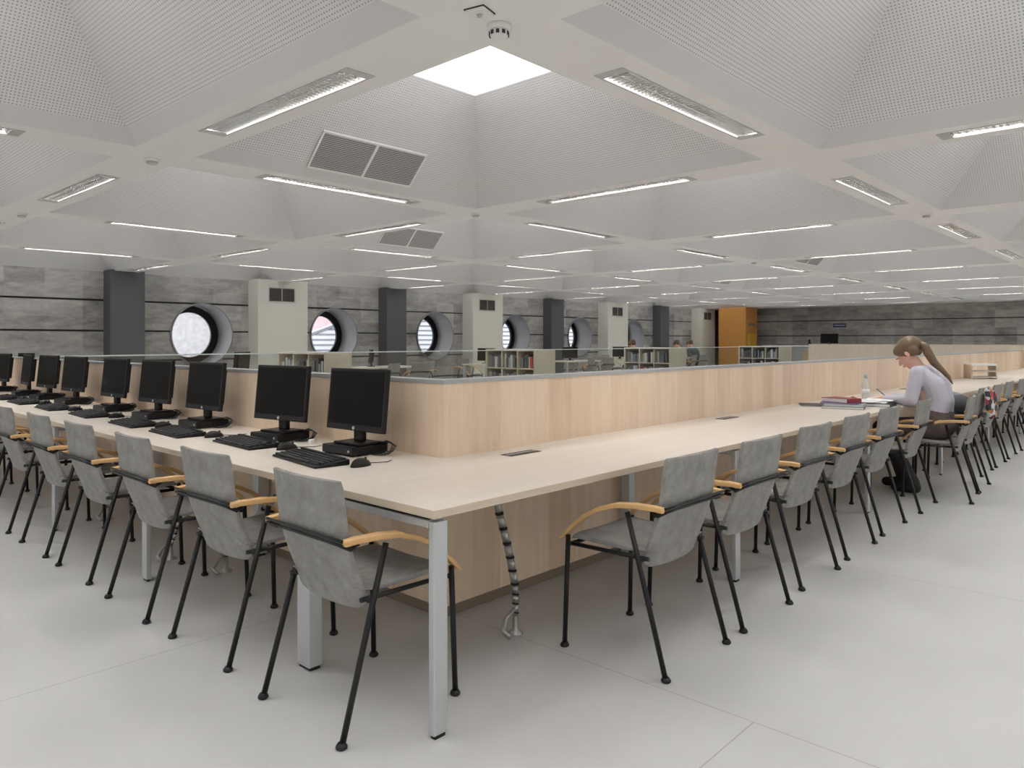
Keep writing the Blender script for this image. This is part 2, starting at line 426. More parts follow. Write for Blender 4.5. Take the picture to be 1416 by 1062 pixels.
# ceiling detectors at the crossings, smoke detector and square sensor near the camera
def disc_detector(x, y, label):
    t = thing('ceiling_detector', label, 'ceiling detector', (x, y, CZ), 0, 'small round detectors on the ceiling crossings')
    b = bmesh.new(); lathe(b, ((.055, 0), (.055, -.012), (.045, -.016))); obj('base', b, M['white'], t)
    b = bmesh.new(); lathe(b, ((.036, -.014), (.040, -.03), (.03, -.036))); obj('cap', b, M['lum_frame'], t)
for n_, (x, y) in enumerate(((2.156, 5.515), (2.174, 8.858), (5.33, 5.44), (8.50, 2.06), (11.72, 5.40))):
    disc_detector(x, y, ['round ceiling detector on the crossing beside the left louvred lights', 'tiny ceiling detector on the crossing far left, toward the window wall',
        'round ceiling detector on the crossing beyond the big central coffer', 'round ceiling detector on the crossing at upper right, past two strip lights', 'tiny ceiling detector on a crossing in the far middle of the ceiling'][n_])
t = thing('smoke_detector', 'white round smoke detector hanging just before the bright skylight', 'smoke detector', (2.211, 2.119, CZ))
b = bmesh.new(); lathe(b, ((.05, 0), (.05, -.02), (.044, -.024)), 28); obj('base', b, M['white'], t)
b = bmesh.new(); lathe(b, ((.040, -.022), (.040, -.034), (.034, -.052), (.02, -.056)), 28); obj('sensor_head', b, M['white'], t)
b = bmesh.new()
for k in range(10):
    a = 2*PI*k/10; b2 = box(b, .0395, .042, -.007, .007, -.046, -.030)
    bmesh.ops.rotate(b, verts=b2, cent=(0,0,0), matrix=Matrix.Rotation(a, 3, 'Z'))
obj('vent_slots', b, M['grille_back'], t)
t = thing('motion_sensor', 'small square white sensor box beside the smoke detector', 'sensor', (2.065, 2.085, CZ), .25)
b = bmesh.new(); box(b, -.042, .042, -.042, .042, -.014, 0); obj('housing', b, M['white'], t, .004)
b = bmesh.new(); lathe(b, ((.012, -.014), (.010, -.022), (.004, -.025)), 14); obj('lens', b, M['grille'], t)
b = bmesh.new(); box(b, -.046, .046, -.046, .046, -.004, 0); obj('back_plate', b, M['grille_back'], t)

# air grilles lying in the coffer slopes (window side)
def slope_grille(i, j, label):
    t = thing('air_grille', label, 'air grille', (GX+i*PX+1.06, GY+(j+1)*PY-h2-.305-.004, CZ+.305), 0, 'twin air grilles in the coffer slopes')
    t.rotation_euler = (-PI/4, 0, 0)
    wv, hv = 1.02, .325         # local x along the coffer, local y down the slope
    b = bmesh.new()
    for x0, x1, y0, y1 in ((-.01, wv+.01, -.01, .006), (-.01, wv+.01, hv-.006, hv+.01), (-.01, .006, 0, hv), (wv-.006, wv+.01, 0, hv), (wv/2-.012, wv/2+.012, 0, hv)):
        box(b, x0, x1, y0, y1, -.012, .0)
    obj('frame', b, M['white'], t)
    for s in (0, 1):
        xa = .006 + s*(wv/2+.004); xb = xa + wv/2 - .018
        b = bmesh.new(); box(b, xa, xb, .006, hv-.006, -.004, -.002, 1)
        n = 20
        for k in range(n):
            yy = .01 + (hv-.02)*k/(n-1); quad(b, ((xa, yy, -.003), (xb, yy, -.003), (xb, yy+.009, -.011), (xa, yy+.009, -.011)))
        obj('grille_panel', b, [M['grille'], M['grille_back']], t, recalc=False)
slope_grille(0, 0, 'large twin air grille in the slope of the nearest coffer')
slope_grille(1, 1, 'smaller twin air grille one coffer further, above the second window')
slope_grille(3, 0, 'dark sliver of an air grille near the far right strip lights')
slope_grille(4, 1, 'tiny dark air grille showing above the orange box')

# ------------------------------------------------------------------ walls
WIN = [GX + PX*(k+1.5) for k in range(6)]
WR, WZ = .645, 1.405
def courses(b, ax, lo, hi, face, back, z_top, mi=0):
    """stacked concrete courses .575 m high, 28 mm open joints; ax 0: wall along X, 1: wall along Y"""
    z = -.255
    while z < z_top:
        a, c = max(z+.018, 0), min(z+.575-.018, z_top)
        if c > a:
            if ax == 0: box(b, lo, hi, face, back, a, c, mi)
            else: box(b, face, back, lo, hi, a, c, mi)
        z += .575
    if ax == 0: box(b, lo, hi, face+.04, back-.01, 0, z_top, 1)
    else: box(b, face+.04, back-.01, lo, hi, 0, z_top, 1)
bm = bmesh.new(); courses(bm, 0, X_MIN-.2, WALL_X+.3, WALL_Y, WALL_Y+.66, 2.66)
# window wall: separate outer boxes so that the holes can be cut
wall = obj('wall_back', bm, [M['concrete'], M['joint']])
bmc = bmesh.new()
for x in WIN:
    vs0 = [bmc.verts.new((x+WR*math.cos(2*PI*k/48), WALL_Y-.3, WZ+WR*math.sin(2*PI*k/48))) for k in range(48)]
    vs1 = [bmc.verts.new((x+WR*math.cos(2*PI*k/48), WALL_Y+1.0, WZ+WR*math.sin(2*PI*k/48))) for k in range(48)]
    for k in range(48): bmc.faces.new((vs0[k], vs0[(k+1) % 48], vs1[(k+1) % 48], vs1[k]))
    bmc.faces.new(vs0); bmc.faces.new(vs1)
cut = obj('cutter', bmc, M['joint'])
md = wall.modifiers.new('holes', 'BOOLEAN'); md.operation = 'DIFFERENCE'; md.object = cut; md.solver = 'EXACT'; md.use_self = True
baked(wall); bpy.data.objects.remove(cut); struct(wall)
bm = bmesh.new(); courses(bm, 1, Y_MIN-.2, WALL_Y-.001, WALL_X, WALL_X+.3, 2.66); struct(obj('wall_right', bm, [M['concrete'], M['joint']]))
# the two sides behind the camera: parapet, lintel and an invented ribbon window for more daylight, with mullions between them
def ribbon_wall(ax, lo, hi, f0, f1, name, wname):
    b = bmesh.new()
    def bb(l0, l1, z0, z1, d=0):
        if ax == 0: box(b, l0, l1, f0+d, f1-d, z0, z1)
        else: box(b, f0+d, f1-d, l0, l1, z0, z1)
    bb(lo, hi, 0, .75); bb(lo, hi, 2.5, 2.66); struct(obj(name, b, M['cream']))
    b = bmesh.new(); p = lo; bb(lo, hi, .75, .80, .06); bb(lo, hi, 2.45, 2.5, .06)
    while p < hi: bb(p, min(p+.06, hi), .80, 2.45, .06); p += 1.6
    w = obj(wname, b, M['alu']); struct(w)
    b = bmesh.new(); m_ = (f0+f1)/2
    if ax == 0: quad(b, ((lo, m_, .80), (hi, m_, .80), (hi, m_, 2.45), (lo, m_, 2.45)))
    else: quad(b, ((m_, lo, .80), (m_, hi, .80), (m_, hi, 2.45), (m_, lo, 2.45)))
    obj('window_pane', b, M['tinted'], w)
ribbon_wall(1, Y_MIN-.25, WALL_Y, X_MIN-.5, X_MIN-.25, 'wall_left', 'window_7')
ribbon_wall(0, X_MIN-.25, WALL_X, Y_MIN-.5, Y_MIN-.25, 'wall_front', 'window_8')
bm = bmesh.new()
quad(bm, ((-45, -45, -.3), (70, -45, -.3), (70, Y_MIN-.5, -.3), (-45, Y_MIN-.5, -.3))); quad(bm, ((-45, Y_MIN-.5, -.3), (X_MIN-.5, Y_MIN-.5, -.3), (X_MIN-.5, 40, -.3), (-45, 40, -.3)))
struct(obj('ground', bm, M['bounce_ground'], recalc=False))  # unseen ground added outside the invented windows, bounces their daylight

# round windows: deep grey tube, dark ring frame, pane
for n_, x in enumerate(WIN):
    w = bpy.data.objects.new('window_%d' % (n_+1), None); COL.objects.link(w); w.location = (x, WALL_Y, WZ); w['kind'] = 'structure'
    def ringm(prof, seg=56):     # profile of (radius, y)
        b = bmesh.new(); rr = [[b.verts.new((r*math.cos(2*PI*k/seg), y, r*math.sin(2*PI*k/seg))) for k in range(seg)] for r, y in prof]
        for a, c in zip(rr, rr[1:] + rr[:1]):
            for k in range(seg):
                f = b.faces.new((a[k], a[(k+1) % seg], c[(k+1) % seg], c[k])); f.smooth = False
        return b
    obj('window_tube', ringm(((WR+.012, -.035), (WR-.018, -.035), (WR-.018, .60), (WR-.003, .60), (WR-.003, .0), (WR+.012, .0))), M['tube_grey'], w)
    obj('window_frame', ringm(((WR-.02, .60), (.475, .60), (.475, .655), (WR-.02, .655))), M['black_metal'], w)
    b = bmesh.new(); seg = 56
    b.faces.new([b.verts.new((.478*math.cos(2*PI*k/seg), .63, .478*math.sin(2*PI*k/seg))) for k in range(seg)]); obj('window_pane', b, M['pane'], w)

# pillars against the window wall
for n_, k in enumerate((1, 3, 5, 7)):
    xc = GX + PX*k; b = bmesh.new(); box(b, xc-.29, xc+.33, WALL_Y-.34, WALL_Y-.002, 0, CZ+(.02)); struct(obj('pillar', b, M['dark_col']), 'dark grey square pillar against the concrete wall')
for n_, k in enumerate((2, 4, 6, 8)):
    xc = GX + PX*k; b = bmesh.new(); box(b, xc-.58, xc+.62, WALL_Y-.42, WALL_Y-.002, 0, CZ+.02); struct(obj('pillar', b, M['cream']), 'broad cream pier against the concrete wall')
    t = thing('wall_vent', ['dark vent grille high on the first cream pier from the left', 'dark vent grille high on the second cream pier from the left', 'dark vent grille high on the third cream pier from the left', 'dark vent grille on the cream pier beside the orange box'][n_], 'wall vent', (xc-.02, WALL_Y-.42, 2.28), 0, 'dark vent grilles on the cream piers')
    b = bmesh.new()
    for x0, x1, z0, z1 in ((-.32, -.30, -.14, .14), (.30, .32, -.14, .14), (-.32, .32, -.16, -.14), (-.32, .32, .14, .16), (-.008, .008, -.14, .14)): box(b, x0, x1, -.012, 0, z0, z1)
    obj('frame', b, M['grille'], t)
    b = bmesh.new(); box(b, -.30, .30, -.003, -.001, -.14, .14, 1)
    for q in range(9): box(b, -.30, .30, -.010, -.004, -.13+q*.031, -.126+q*.031)
    obj('slats', b, [M['base_dark'], M['grille_back']], t)

# ------------------------------------------------------------------ outside the windows
bm = bmesh.new(); quad(bm, ((-20, WALL_Y+.8, -.6), (90, WALL_Y+.8, -.6), (90, 70, -.6), (-20, 70, -.6))); struct(obj('ground', bm, M['snow'], recalc=False))
t = thing('building', 'white ribbed building with sloping roofline seen through the round windows', 'building', (16.5, 27, -.6))
b = bmesh.new(); vs = [(0, 0), (24, 0), (24, 3.9), (7.6, 3.6), (4.2, 3.4), (0, 2.0)]
lo = [b.verts.new((x, 0, z)) for x, z in vs]; hi = [b.verts.new((x, .6, z)) for x, z in vs]
b.faces.new(lo); b.faces.new(list(reversed(hi)))
for k in range(6): b.faces.new((lo[k], lo[(k+1) % 6], hi[(k+1) % 6], hi[k]))
obj('wall', b, M['facade'], t)
b = bmesh.new()
for k in range(15):
    z = .12+k*.22; xs = 0 if z < 1.9 else (z-1.9)*3.0
    if z < 3.3: box(b, xs, 24, -.05, 0, z, z+.07)
obj('ribs', b, M['rib'], t)
b = bmesh.new(); tube(b, ((-.3, -.05, 1.9), (4.2, -.05, 3.42), (24, -.05, 3.95)), .07, 6); obj('eaves', b, M['rib'], t)
t = thing('building', 'pink rendered house standing behind the white ribbed building', 'building', (19.2, 34, -.6))
b = bmesh.new(); box(b, 0, 5.5, 0, 6, 0, 5.5); obj('wall', b, M['pink'], t)
t = thing('building', 'pale grey block far behind the bare tree outside the first window', 'building', (8, 48, -.6))
b = bmesh.new(); box(b, 0, 20, 0, 6, 0, 4.3); obj('wall', b, mat('pale_render', (.46, .47, .48), .9, noise=.35, nscale=3), t)
def bare_tree(x, y, h, label):
    t = thing('bare_tree', label, 'tree', (x, y, -.6), 0, 'bare trees outside the first window')
    b = bmesh.new(); rnd = random.Random(int(x*7))
    def br(p, d, ln, r, lvl):
        q = p + d*ln; mid = p + d*ln*.5 + Vector((rnd.uniform(-.06,.06), rnd.uniform(-.06,.06), 0))*ln
        tube(b, (p, mid, q), (r, r*.8, r*.55), 4)
        if lvl:
            for _ in range(3):
                nd = (d + Vector((rnd.uniform(-1,1), rnd.uniform(-1,1), rnd.uniform(-.3,.7)))).normalized(); br(q, nd, ln*.70, r*.5, lvl-1)
    br(Vector((0,0,0)), Vector((.1,0,1)).normalized(), h*.30, .07, 5)
    obj('branches', b, M['bark'], t)
bare_tree(14.6, 29, 5.2, 'leafless winter tree at the right side of the first round window')

# ------------------------------------------------------------------ desks
DX, DY, PXX, PYY, TOP = 1.568, 1.790, 2.300, 2.560, .740
RX, LY = 17.58, 12.3
desk = thing('reading_desk', 'long L-shaped maple reading desk on silver legs, with computers on its left run', 'desk', (DX, DY, 0))
def L(x, y): return x-DX, y-DY
b = bmesh.new(); T0, T1 = TOP-.028, TOP
def prism(b, pts, z0, z1):
    lo = [b.verts.new((*p, z0)) for p in pts]; hi = [b.verts.new((*p, z1)) for p in pts]; n = len(pts)
    f0 = b.faces.new(list(reversed(lo))); f1 = b.faces.new(hi); f1.material_index = 0; f0.material_index = 0
    for k in range(n): b.faces.new((lo[k], lo[(k+1) % n], hi[(k+1) % n], hi[k])).material_index = 1
pl = [L(DX, DY), L(RX, DY), L(RX, PYY), L(PXX, PYY), L(PXX, LY), L(DX, LY)]
prism(b, pl, T0, T1); obj('tabletop', b, [M['maple_top'], M['edge']], desk, .002)
def leg(x0, x1, y0, y1):
    b = bmesh.new(); box(b, *[v for v in (x0-DX, x1-DX, y0-DY, y1-DY)], .012, T0-.012); o = obj('leg', b, M['alu'], desk, .004)
    b = bmesh.new(); box(b, x0-DX+.008, x1-DX-.008, y0-DY+.004, y1-DY-.004, 0, .014); obj('foot_pad', b, M['black_metal'], o)
def rail(x0, x1, y0, y1):
    b = bmesh.new(); box(b, x0-DX, x1-DX, y0-DY, y1-DY, T0-.036, T0-.010); o = obj('rail', b, M['alu'], desk, .003)
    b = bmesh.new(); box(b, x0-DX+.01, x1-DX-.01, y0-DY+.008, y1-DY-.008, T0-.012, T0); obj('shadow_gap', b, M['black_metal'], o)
leg(1.574, 1.634, 1.796, 1.824); leg(1.574, 1.634, 2.525, 2.612); rail(1.574, 1.634, 1.826, 2.523)
k = 0; x = 3.69
while x < RX-.3:
    leg(x, x+.055, 1.800, 1.828); leg(x, x+.055, 2.47, 2.53); rail(x, x+.055, 1.83, 2.468); x += 2.14
leg(RX-.07, RX-.015, 1.800, 1.828)
y = 4.10
while y < LY-.2:
    leg(1.574, 1.602, y, y+.06); leg(2.21, 2.27, y, y+.06); rail(1.604, 2.208, y, y+.06); y += 1.545
for x, y in ((2.66, 2.40), (4.85, 2.43), (7.0, 2.43), (9.15, 2.43)):       # cable flaps let into the top
    b = bmesh.new(); box(b, x-.11-DX, x+.11-DX, y-.035-DY, y+.035-DY, TOP-.004, TOP+.002); f_ = obj('cable_flap', b, M['black'], desk)
    b = bmesh.new(); box(b, x-.105-DX, x+.105-DX, y-.004-DY, y+.004-DY, TOP+.002, TOP+.004); obj('brush_slot', b, M['light_sticker'], f_)

# partition behind the desks: stands on the floor, rises above the worktop
part = thing('desk_partition', 'waist-high maple partition wall along the back of the long desk', 'partition', (PXX, PYY, 0))
PT, TH = 1.10, .085
b = bmesh.new()
prism(b, [(.0, .0), (RX-PXX, 0), (RX-PXX, TH), (TH, TH), (TH, LY-PYY), (0, LY-PYY)], .05, PT-.018)
obj('panel', b, [M['maple_v'], M['maple_v']], part)
b = bmesh.new(); e = .004
prism(b, [(-e, -e), (RX-PXX, -e), (RX-PXX, TH+e), (TH+e, TH+e), (TH+e, LY-PYY), (-e, LY-PYY)], PT-.018, PT)
obj('cap', b, [M['cap'], M['cap']], part)
b = bmesh.new()
prism(b, [(.004, .004), (RX-PXX, .004), (RX-PXX, TH), (TH, TH), (TH, LY-PYY), (.004, LY-PYY)], 0, .052); obj('plinth', b, [M['base_dark'], M['base_dark']], part)
ep = thing('end_partition', 'pale maple end panel closing the far right end of the desk', 'partition', (RX+.002, 2.2, 0))
b = bmesh.new(); box(b, 0, .06, -1.4, .6, 0, PT); obj('panel', b, M['maple_pale'], ep, .003)

# ------------------------------------------------------------------ chairs
def make_chair(felt=M['felt']):
    t = thing('armchair', '', 'chair')
    # seat pad with rounded front edge
    b = bmesh.new()
    prof = [(-.150, .450), (-.150, .478), (-.05, .474), (.10, .482), (.19, .485), (.228, .476), (.238, .458), (.222, .440), (.10, .438), (-.05, .438)]
    n = 8; rings = []
    for i in range(n+1):
        x = -.205 + .41*i/n; e = abs(i-n/2)/(n/2); ins = .012*(e**6)
        rings.append([b.verts.new((x, y, z - (.010*(1-e*e) if z > .45 else 0) - (ins if z > .45 else -ins))) for y, z in prof])
    m_ = len(prof)
    for a, c in zip(rings, rings[1:]):
        for q in range(m_):
            f = b.faces.new((a[q], a[(q+1) % m_], c[(q+1) % m_], c[q])); f.smooth = True
    b.faces.new(rings[0]); b.faces.new(list(reversed(rings[-1])))
    obj('seat', b, felt, t, .004)
    # backrest: one upholstered sheet, slightly hollow, rounded lower edge
    b = bmesh.new()
    keys = [(.832, -.232), (.80, -.224), (.72, -.213), (.645, -.203), (.58, -.185), (.52, -.163), (.47, -.145), (.43, -.132), (.40, -.124), (.385, -.120)]
    nx = 12; th = .020; F0, B0 = [], []
    for z, y in keys:
        fr, bk = [], []
        for i in range(nx+1):
            s = -1 + 2*i/nx
            zz = z
            if z < .5:                                  # the lower corners curve up
                lift = (1 - math.sqrt(max(0, 1 - abs(s)**6)))*.020 + .005*s*s
                zz = z + lift*(.5-z)/.115
            wx = .203 if z > .5 else .203
            x = s*(wx - .004*(z > .82)); yy = y - .020*(1 - s*s)*1.0 + .010
            fr.append(b.verts.new((x, yy + th/2, zz))); bk.append(b.verts.new((x, yy - th/2, zz)))
        F0.append(fr); B0.append(bk)
    for r in range(len(keys)-1):
        for i in range(nx):
            f = b.faces.new((F0[r][i], F0[r+1][i], F0[r+1][i+1], F0[r][i+1])); f.smooth = True
            f = b.faces.new((B0[r][i], B0[r][i+1], B0[r+1][i+1], B0[r+1][i])); f.smooth = True
    for r in range(len(keys)-1):
        b.faces.new((F0[r][0], B0[r][0], B0[r+1][0], F0[r+1][0])); b.faces.new((F0[r][nx], F0[r+1][nx], B0[r+1][nx], B0[r][nx]))
    for i in range(nx):
        b.faces.new((F0[0][i], F0[0][i+1], B0[0][i+1], B0[0][i])); b.faces.new((F0[-1][i], B0[-1][i], B0[-1][i+1], F0[-1][i+1]))
    obj('backrest', b, felt, t, .005)
    # black double rail across the back
    b = bmesh.new(); pts = [(x, -.233, .646) for x in (-.235, -.16, -.08, 0, .08, .16, .235)]
    tube(b, pts, .0058, 8); tube(b, [(p[0], p[1]+.001, p[2]-.014) for p in pts], .0058, 8)
    obj('back_rail', b, M['black_metal'], t)
    # seat frame
    b = bmesh.new()
    for s in (-1, 1): tube(b, ((s*.215, -.150, .436), (s*.215, .226, .430)), .009, 8)
    tube(b, ((-.238, .228, .430), (.238, .228, .430)), .009, 8); tube(b, ((-.232, -.120, .430), (.232, -.120, .430)), .009, 8)
    obj('seat_frame', b, M['black_metal'], t)
    for s in (-1, 1):
        b = bmesh.new(); tube(b, ((s*.243, -.241, .010), (s*.240, -.168, .26), (s*.238, -.066, .612)), .0105, 9)
        l = obj('leg', b, M['black_metal'], t)
        b = bmesh.new(); lathe(b, ((.014, 0), (.019, .004), (.019, .010), (.012, .020)), 12, (s*.243, -.243, 0)); obj('foot_cap', b, M['black_metal'], l)
        b = bmesh.new(); tube(b, ((s*.243, .243, .010), (s*.240, .236, .24), (s*.238, .228, .470)), .0105, 9)
        l = obj('leg', b, M['black_metal'], t)
        b = bmesh.new(); lathe(b, ((.014, 0), (.019, .004), (.019, .010), (.012, .020)), 12, (s*.243, .243, 0)); obj('foot_cap', b, M['black_metal'], l)
        # bentwood arm
        b = bmesh.new()
        pts = [(s*.236, -.232, .640), (s*.237, -.19, .643), (s*.240, -.10, .641), (s*.241, -.02, .632), (s*.241, .06, .606), (s*.241, .13, .568), (s*.241, .19, .520), (s*.241, .235, .478), (s*.241, .262, .452)]
        ribbon(b, pts, [.015, .017, .019, .021, .022, .022, .021, .019, .014], [.020, .021, .021, .020, .018, .017, .016, .014, .011])
        a = obj('armrest', b, M['beech'], t, .005, 3)
        b = bmesh.new(); tube(b, ((s*.236, -.175, .632), (s*.230, -.200, .615), (s*.215, -.228, .632)), .009, 7); obj('bracket', b, M['black_metal'], a)
    return t
chair0 = make_chair(); chair0['label'] = ''
GRP_R, GRP_L = 'grey armchairs along the right run of the desk', 'grey armchairs along the computer run of the desk'
first = True
def put_chair(x, y, rz, label, group):
    global first
    if first:
        chair0.location = (x, y, 0); chair0.rotation_euler.z = rz; chair0['label'] = label; chair0['group'] = group; first = False; return chair0
    return dup(chair0, (x, y, 0), rz, label, group)
lefts = [2.221, 3.012, 3.746, 4.525, 5.244, 6.05, 6.80, 7.55, 8.30]
for n_, y in enumerate(lefts):
    lab = ['grey felt armchair nearest the camera, beside the corner leg of the desk'][0] if n_ == 0 else 'grey felt armchair with beech arms, %s from the corner at the computer desk' % rank(n_)
    put_chair(1.592 + [0, .012, 0, .004, 0, .004, .01, 0, .01][n_], y, -PI/2 + [.0, .02, -.01, .01, 0, -.01, .01, 0, 0][n_], lab, GRP_L)
rights = [(2.682, 1.712, 0), (3.331, 1.710, -.01), (4.056, 1.735, -.02), (4.760, 1.750, -.01), (5.473, 1.765, -.01), (6.330, 1.765, .03),
          (6.935, 1.575, .10), (7.495, 1.610, .03), (8.37, 1.745, 0), (9.05, 1.745, 0), (9.785, 1.76, .01), (10.62, 1.76, 0), (11.30, 1.755, 0), (11.96, 1.76, 0), (12.75, 1.75, 0), (13.5, 1.75, 0)]
for n_, (x, y, rz) in enumerate(rights):
    if n_ == 6: lab = 'grey felt armchair pulled out, with the young woman sitting on it'
    elif n_ == 7: lab = 'grey felt armchair behind the seated woman, jacket lying over it'
    else: lab = 'grey felt armchair with beech arms, %s from the corner on the right run' % rank(n_)
    put_chair(x, y, rz, lab, GRP_R)

# cable chains under the desks
def cable_chain(pts, label, foot):
    t = thing('cable_chain', label, 'cable duct', (pts[-1][0], pts[-1][1], 0), 0, 'silver cable chains under the desks')
    o0 = Vector((pts[-1][0], pts[-1][1], 0)); P = [Vector(p) - o0 for p in pts]
    n = 11; b = bmesh.new(); b2 = bmesh.new()
    def at(u):
        u *= len(P)-1; i = min(int(u), len(P)-2); return P[i].lerp(P[i+1], u-i)
    for k in range(n):
        a, c = at((k+.06)/n), at((k+.90)/n); r = .021 if k < 8 else .017
        tube(b, (a, c), r, 8, flat=.6)
        tube(b2, (at((k+.9)/n), at(min(1, (k+1.06)/n))), r*1.12, 8, flat=.6)
    obj('links', b, M['cable_link'], t); obj('hinges', b2, M['black_metal'], t)
    e = P[-1]
    b = bmesh.new(); tube(b, (e+Vector((0,0,.02)), e+Vector((-.04,.02,-.02)), e+Vector((-.075,.0,-.06)), e+Vector((-.06,-.03,-.085))), .011, 7); obj('cable', b, M['cable_link'], t)
    b = bmesh.new(); lathe(b, ((.034, 0), (.034, .004), (.014, .02), (.012, max(.05, e.z-.01))), 14); obj('floor_outlet', b, M['cable_link'], t)
cable_chain([(2.335, 2.265, .70), (2.35, 2.255, .54), (2.385, 2.225, .36), (2.405, 2.205, .20), (2.40, 2.20, .09)], 'silver cable chain hanging under the right run beside the first chair', True)
cable_chain([(2.05, 3.28, .70), (1.98, 3.45, .50), (1.95, 3.72, .30), (1.95, 3.90, .18), (1.95, 3.97, .09)], 'silver cable chain hanging behind the second computer-desk chair', True)
cable_chain([(1.95, 4.15, .70), (1.93, 4.22, .50), (1.90, 4.32, .30), (1.86, 4.40, .18), (1.84, 4.43, .09)], 'silver cable chain hanging behind the third computer-desk chair', True)
cable_chain([(2.0, 5.6, .70), (1.98, 5.65, .5), (1.96, 5.7, .3), (1.95, 5.72, .18), (1.95, 5.75, .09)], 'silver cable chain hanging behind the fifth computer-desk chair', True)

# ------------------------------------------------------------------ computers
def make_monitor(w=.43, h=.300):
    t = thing('computer_monitor', '', 'computer monitor')
    tilt = Matrix.Rotation(-.09, 4, 'X')
    z0 = .062
    def tl(b, piv=(0, .0, z0)):
        bmesh.ops.rotate(b, verts=b.verts, cent=piv, matrix=Matrix.Rotation(-.10, 3, 'X'))
    b = bmesh.new(); box(b, -w/2, w/2, -.012, .012, z0, z0+h); box(b, -w/2+.05, w/2-.05, .012, .045, z0+.04, z0+h-.04); tl(b); sc = obj('housing', b, M['black'], t, .005)
    b = bmesh.new(); box(b, -w/2+.016, w/2-.016, -.0135, -.012, z0+.030, z0+h-.014); tl(b); obj('screen', b, M['screen'], sc)
    b = bmesh.new(); tube(b, ((0, -.0122, z0+.014), (0, -.0142, z0+.014)), .0085, 16); tl(b); obj('logo', b, M['light_sticker'], sc)
    b = bmesh.new(); box(b, -.032, .032, .014, .045, .012, z0+.10); obj('neck', b, M['black'], t, .006)
    b = bmesh.new(); box(b, -.10, .10, -.055, .09, 0, .012); obj('stand_base', b, M['black'], t, .006)
    return t
def make_pc():
    t = thing('desktop_computer', '', 'computer')
    b = bmesh.new(); box(b, -.118, .118, -.105, .105, .006, .046); c = obj('case', b, M['black'], t, .004)
    b = bmesh.new(); box(b, -.112, .112, -.109, -.105, .012, .040); obj('front_panel', b, M['keys'], c)
    b = bmesh.new(); tube(b, ((.09, -.109, .026), (.09, -.1115, .026)), .006, 10); obj('power_button', b, M['light_sticker'], c)
    b = bmesh.new()
    for sx in (-.095, .095):
        for sy in (-.085, .085): box(b, sx-.012, sx+.012, sy-.012, sy+.012, 0, .007)
    obj('feet', b, M['keys'], t)
    b = bmesh.new()
    for k in range(3):
        tube(b, ((.06, .10-.03*k, .03), (.13+.01*k, .11-.02*k, .052+.006*k), (.17+.012*k, .09, .048-.004*k), (.20+.008*k, .05, .022), (.185, .01+.02*k, .006), (.14, -.01+.01*k, .006)), .0032, 6)
    obj('cables', b, M['cable_black'], t)
    return t
def make_keyboard():
    t = thing('keyboard', '', 'keyboard')
    b = bmesh.new(); vs = [(-.225, -.085, 0), (.225, -.085, 0), (.225, .08, 0), (-.225, .08, 0), (-.225, -.085, .010), (.225, -.085, .010), (.225, .08, .026), (-.225, .08, .026)]
    vv = [b.verts.new(v) for v in vs]
    for f in ((3,2,1,0),(4,5,6,7),(0,1,5,4),(1,2,6,5),(2,3,7,6),(3,0,4,7)): b.faces.new([vv[i] for i in f])
    obj('body', b, M['black'], t, .004)
    b = bmesh.new()
    for r in range(6):
        y = -.066 + .0235*r + (.006 if r == 5 else 0); zt = .010 + (y+.085)/.165*.016 + .001
        x = -.212
        while x < .21:
            if r == 0 and -.13 < x < -.02: wk = .108
            else: wk = .017
            if not (.072 < x + wk/2 < .080 or .136 < x + wk/2 < .143):
                box(b, x, x+wk-.002, y-.008, y+.009, zt, zt+.007)
            x += wk + .0025
    obj('keys', b, M['keys'], t)
    b = bmesh.new(); vv = [b.verts.new(v) for v in ((.15, .060, .0262), (.215, .060, .0262), (.215, .078, .0280), (.15, .078, .0280))]; b.faces.new(vv); obj('status_strip', b, M['light_sticker'], t)
    return t
def make_mouse():
    t = thing('computer_mouse', '', 'computer mouse')
    b = bmesh.new(); bmesh.ops.create_uvsphere(b, u_segments=16, v_segments=10, radius=1)
    for v in b.verts:
        v.co = Vector((v.co.x*.032*(1+.1*v.co.y), v.co.y*.056, max(0, v.co.z)*.036*(1-.15*v.co.y)))
    for f in b.faces: f.smooth = True
    obj('shell', b, M['black'], t)
    b = bmesh.new(); tube(b, ((-.003, .030, .0295), (.003, .030, .0295)), .006, 10); obj('wheel', b, M['keys'], t)
    b = bmesh.new(); tube(b, ((0, .054, .006), (.01, .09, .004), (.04, .13, .004), (.02, .18, .004)), .002, 5); obj('cord', b, M['cable_black'], t)
    return t
mon_y = [2.987, 3.683, 4.607, 5.368, 6.146, 7.090, 7.827, 8.488, 9.40]
mon_th = [-3, -8, -3, -5, -3, -5, -4, 5, -5]
kb = [(1.848, 2.955, -.12), (1.905, 3.66, -.06), (1.85, 4.37, -.05), (1.86, 5.06, -.05), (1.87, 5.90, -.06), (1.86, 6.70, -.05), (1.86, 7.50, -.03), (1.88, 8.20, 0), (1.86, 9.05, 0)]
ms = [(1.915, 2.665), (1.96, 3.345), (1.93, 4.07), (1.94, 4.78), (1.95, 5.60), (1.93, 6.40), (1.94, 7.20), (1.95, 7.92)]
pc0 = mo0 = kb0 = ms0 = None
